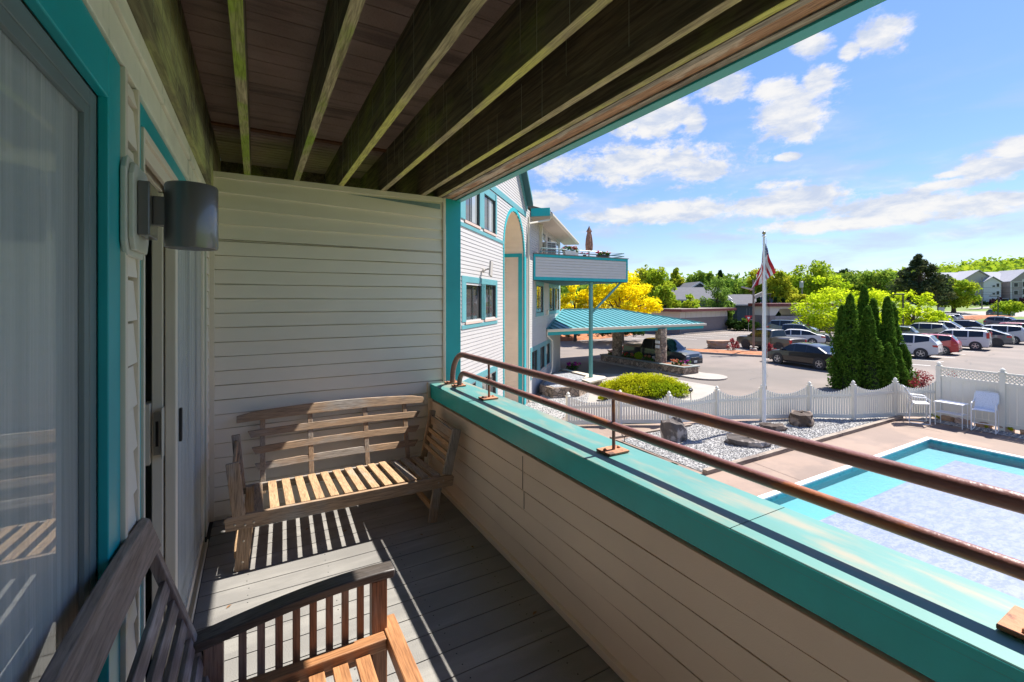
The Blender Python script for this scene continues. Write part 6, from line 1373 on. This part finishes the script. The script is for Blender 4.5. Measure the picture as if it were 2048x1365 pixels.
T(1838, 100, 507, 612, 112, 'pine', 'big dark pine towering above the far cars', 30, 'pine_tree', n=150, per=80, shape='cone', flat=.9, clump=.20, leaf=.30)
T(1700, 150, 541, 600, 70, 'mid', 'dark green tree left of the big pine, first of the row', 31, n=40, per=55, clump=.28)
T(1752, 140, 537, 600, 80, 'mid', 'dark green tree left of the big pine, nearest to it', 32, n=45, per=55, clump=.28)
T(1686, 160, 536, 590, 40, 'dark', 'dark conifer top right of the largest rounded tree', 33, 'conifer_tree', n=30, per=50, clump=.3)
T(1876, 120, 545, 612, 60, 'pine', 'lower dark pine right of the big pine', 34, 'pine_tree', n=45, per=55, flat=.7, clump=.25)
T(1907, 124, 554, 618, 84, 'fresh', 'bright green maple on the lawn before the apartment block', 35, 'maple_tree', n=75, per=70, clump=.22, trunk=.5, leaf=.38)
T(2018, 104, 602, 628, 54, 'fresh', 'small round-headed tree on the verge at the right', 36, 'maple_tree', n=30, per=60, clump=.35, leaf=.3)
for i in range(9):
    px = 1925+i*15; q = D(px, HZ, 147); shrub('foundation_shrub', ('dark', 'purple', 'green', 'dark', 'purple', 'purple', 'dark', 'dark', 'purple')[i]+' shrub at the foot of the apartment block, number %s from the maple' % ('one', 'two', 'three', 'four', 'five', 'six', 'seven', 'eight', 'nine')[i], (q.x, q.y, Tz(q.x, q.y)), 3.2, 2.5, 1.6+(i % 3)*.7, LG[('dark', 'purple', 'mid', 'dark', 'purple', 'purple', 'dark', 'dark', 'purple')[i]], 14, 30, .35, 60+i, group='shrubs along the apartment block')
for i, px in enumerate((1467, 1478, 1489, 1499)):
    q = D(px, HZ, 62); shrub('clipped_hedge', 'dark rounded hedge bush right of the outbuilding, '+('closest to it', 'second from it', 'third from it', 'farthest from it')[i], (q.x, q.y, GZ), 3.0, 3.0, 1.7, LG['dark' if i < 2 else 'mid'], 24, 40, .18, 80+i, 'hedge')
for i, px in enumerate((1195, 1222, 1252, 1268, 1140)):
    q = D(px, HZ, 46.5); shrub('dark_shrub', 'dark green shrub on the mulch bed under the canopy line '+('left of the far column', 'behind the far column', 'right of the far column', 'at the right end', 'beside the hotel corner')[i], (q.x, q.y, GZ+.4), 2.4, 2, 1.5, LG['dark'], 22, 45, .12, 90+i)
# the wooded hill
rg = np.random.default_rng(5); C, RR, C2, RR2 = [], [], [], []
for i in range(1500):
    a = R(rg.uniform(27, 62)); r = rg.uniform(250, 760)**1.0; x, y = math.sin(a+TH)*r, math.cos(a+TH)*r; h = rg.uniform(6, 13); z = Tz(x, y)+h*.5; s = rg.uniform(4.5, 8)
    (C if rg.random() < .62 else C2).append((x, y, z)); (RR if len(C)+len(C2) and len(C) > len(RR) else RR2).append((s, s, h*.6))
tag(leafobj('hill_forest', leaves(C, RR, 60, 1.5, 6, flat=.5), LG['fresh']), kind='stuff')
tag(leafobj('hill_forest', leaves(C2, RR2, 60, 1.5, 7, flat=.5), LG['mid']), kind='stuff')
C, RR = [], []
for i in range(520):
    a = R(rg.uniform(-8, 34)); r = rg.uniform(180, 420); x, y = math.sin(a+TH)*r, math.cos(a+TH)*r; h = rg.uniform(9, 15); s = rg.uniform(4, 7); C.append((x, y, Tz(x, y)+h*.45)); RR.append((s, s, h*.5))
tag(leafobj('far_wood', leaves(C, RR, 60, 1.2, 8, flat=.4), LG['mid']), kind='stuff')

# ================================================================== LAMP POSTS, POLES, WIRES, SIGNS, PERSON
DKM = mat('dark_bronze_post', (.03, .026, .024), .5); TAN = mat('tan_post', (.20, .16, .13), .6)
def lamp(px, py, dp, ytop, label, m, arm=1, z=None):
    q = D(px, HZ, dp); g = Tz(q.x, q.y) if z is None else z; H = EYE-(ytop-HZ)/FPX*dp-g; t = thing('lamp_post', label, 'lamp post', (q.x, q.y, g), -TH)
    MB().tube([(0, 0, 0), (0, 0, H)], [.09, .07], 8).build('pole', m, t, smooth=True); MB().lathe([(.25, 0), (.25, .35), (.2, .4)], n=12).build('base', CONC, t)
    if arm: m_ = MB(); m_.box(-1.5*arm if arm > 0 else .0, .1, -.14, .14, H-.12, H+.02); m_.build('lamp_head', m, t, bevel=.02)
    return t
t = lamp(1507, 0, 35.6, 560, 'tan lamp post with angled twin heads on the mulch island left of the flagpole', TAN, 0)
MB().bar((-.9, 0, 4.2+1.0), (-.1, 0, 4.2+.8), .22, .10).bar((.05, 0, 4.1+.3), (.75, 0, 4.1+.62), .18, .26).build('lamp_head', GRYM, t)
lamp(1540, 0, 66, 588, 'dark lamp post with a T head just right of the flagpole', DKM, .6)
lamp(1806, 0, 50, 588, 'dark lamp post rising from the lime locust', DKM, .65)
lamp(1996, 0, 82, 592, 'dark lamp post standing in the lot before the small round tree', DKM, 1)
WOODP = mat('pole_wood', (.22, .19, .17), .9, var=.2)
q = D(1604, HZ, 90); t = thing('utility_pole', 'grey utility pole with a transformer behind the lime locust', 'utility pole', (q.x, q.y, GZ)); MB().tube([(0, 0, 0), (0, 0, 8.1)], [.16, .12], 8).build('pole', WOODP, t); MB().lathe([(.3, 6.6), (.32, 6.7), (.32, 7.7), (.2, 7.8)], (-.4, -.1, 0), 12).build('transformer', mat('transformer_grey', (.4, .42, .42), .5), t); MB().box(-.9, .9, -.06, .06, 7.7, 7.85).build('crossarm', WOODP, t)
q = D(1964, HZ, 138); t = thing('utility_pole', 'thin pole standing on the lawn before the apartment block', 'utility pole', (q.x, q.y, Tz(q.x, q.y))); MB().tube([(0, 0, 0), (0, 0, 9.5)], [.16, .12], 8).build('pole', WOODP, t)
for i, z in enumerate((574, 583, 588, 597, 600)):
    a = D(1930, z+1, 137); b = D(2100, z-1, 135); mid = (a+b)/2-Vector((0, 0, .4)); c0 = D(1880, z+2, 139)
    tag(MB().tube([c0, a, mid, b], .035, 4).build('power_line', BLACK), 'thin black power line crossing the apartment facade, '+('topmost', 'second', 'third', 'fourth', 'lowest')[i]+' of five', 'power line', 'power lines across the apartment block')
q = D(1883, 622, 118); t = thing('notice_sign', 'white rectangular sign on posts left of the lawn', 'sign', (q.x, q.y, Tz(q.x, q.y)), -TH)
MB().box(-.75, .75, -.06, .06, 1.0, 1.9).build('panel', WHITE, t); MB().box(-.70, -.62, -.05, .05, 0, 1.0).box(.62, .70, -.05, .05, 0, 1.0).build('post', WHITE, t)
m_ = MB(); [m_.box(-.6, .6-.1*(i % 2), -.066, -.0601, 1.74-.19*i, 1.80-.19*i) for i in range(4)]; m_.build('lettering', mat('sign_grey_bars', (.35, .38, .40), .7), t)
q = D(1497, HZ, 60); t = thing('yield_sign', 'red and white triangular yield sign by the hedge', 'sign', (q.x, q.y, GZ), -TH)
MB().tube([(0, 0, 0), (0, 0, 1.9)], .03, 6).build('post', CHROME, t); MB().extr([(-.5, 2.1), (0, 1.2), (.5, 2.1)], 1, -.03, -.01).build('plate', REDC, t); MB().extr([(-.20, 1.93), (0, 1.56), (.20, 1.93)], 1, -.035, -.031).build('plate_centre', WHC, t)
# man walking at the far end of the lot
q = P(1904, 664)
pe = thing('person', 'person in dark clothes standing at the far end of the lot beside the mulch bed', 'person', (q.x, q.y, GZ), R(200))
def skin(name, nodes, edges, m, par):
    me = bpy.data.meshes.new(name); me.from_pydata([n[0] for n in nodes], edges, []); o = bpy.data.objects.new(name, me); COL.objects.link(o); o.parent = par
    o.modifiers.new('skin', 'SKIN'); me.materials.append(m)
    for i, n in enumerate(nodes): me.skin_vertices[0].data[i].radius = (n[1], n[2] if len(n) > 2 else n[1])
    me.skin_vertices[0].data[0].use_root = True; s_ = o.modifiers.new('sub', 'SUBSURF'); s_.levels = 1; s_.render_levels = 1; return o
nodes = [((0, 0, .95), .15, .11), ((0, 0, 1.2), .15, .10), ((0, 0, 1.42), .17, .10), ((0, 0, 1.52), .06), ((.01, 0, 1.62), .085), ((.01, 0, 1.72), .09), ((0, .10, .88), .09), ((.06, .11, .48), .06), ((0, .11, .08), .045), ((.12, .11, .03), .04), ((0, -.10, .88), .09), ((-.04, -.11, .48), .06), ((-.12, -.11, .09), .045), ((0, -.11, .03), .04),
         ((0, .21, 1.40), .06), ((.0, .26, 1.12), .045), ((.08, .25, .88), .035), ((0, -.21, 1.40), .06), ((-.02, -.26, 1.12), .045), ((.04, -.25, .88), .035)]
skin('body', nodes, [(0, 1), (1, 2), (2, 3), (3, 4), (4, 5), (0, 6), (6, 7), (7, 8), (8, 9), (0, 10), (10, 11), (11, 12), (12, 13), (2, 14), (14, 15), (15, 16), (2, 17), (17, 18), (18, 19)], mat('dark_navy_clothes', (.02, .022, .03), .9), pe)
MB().lathe([(.04, 1.55), (.078, 1.60), (.088, 1.66), (.08, 1.72)], (.035, 0, 0), 12).build('face', mat('skin', (.45, .28, .2), .6), pe, smooth=True)
MB().lathe([(.09, 1.66), (.105, 1.72), (.09, 1.79), (.04, 1.82)], (-.01, 0, 0), 12).build('hair', mat('dark_hair', (.02, .015, .01), .8), pe, smooth=True)
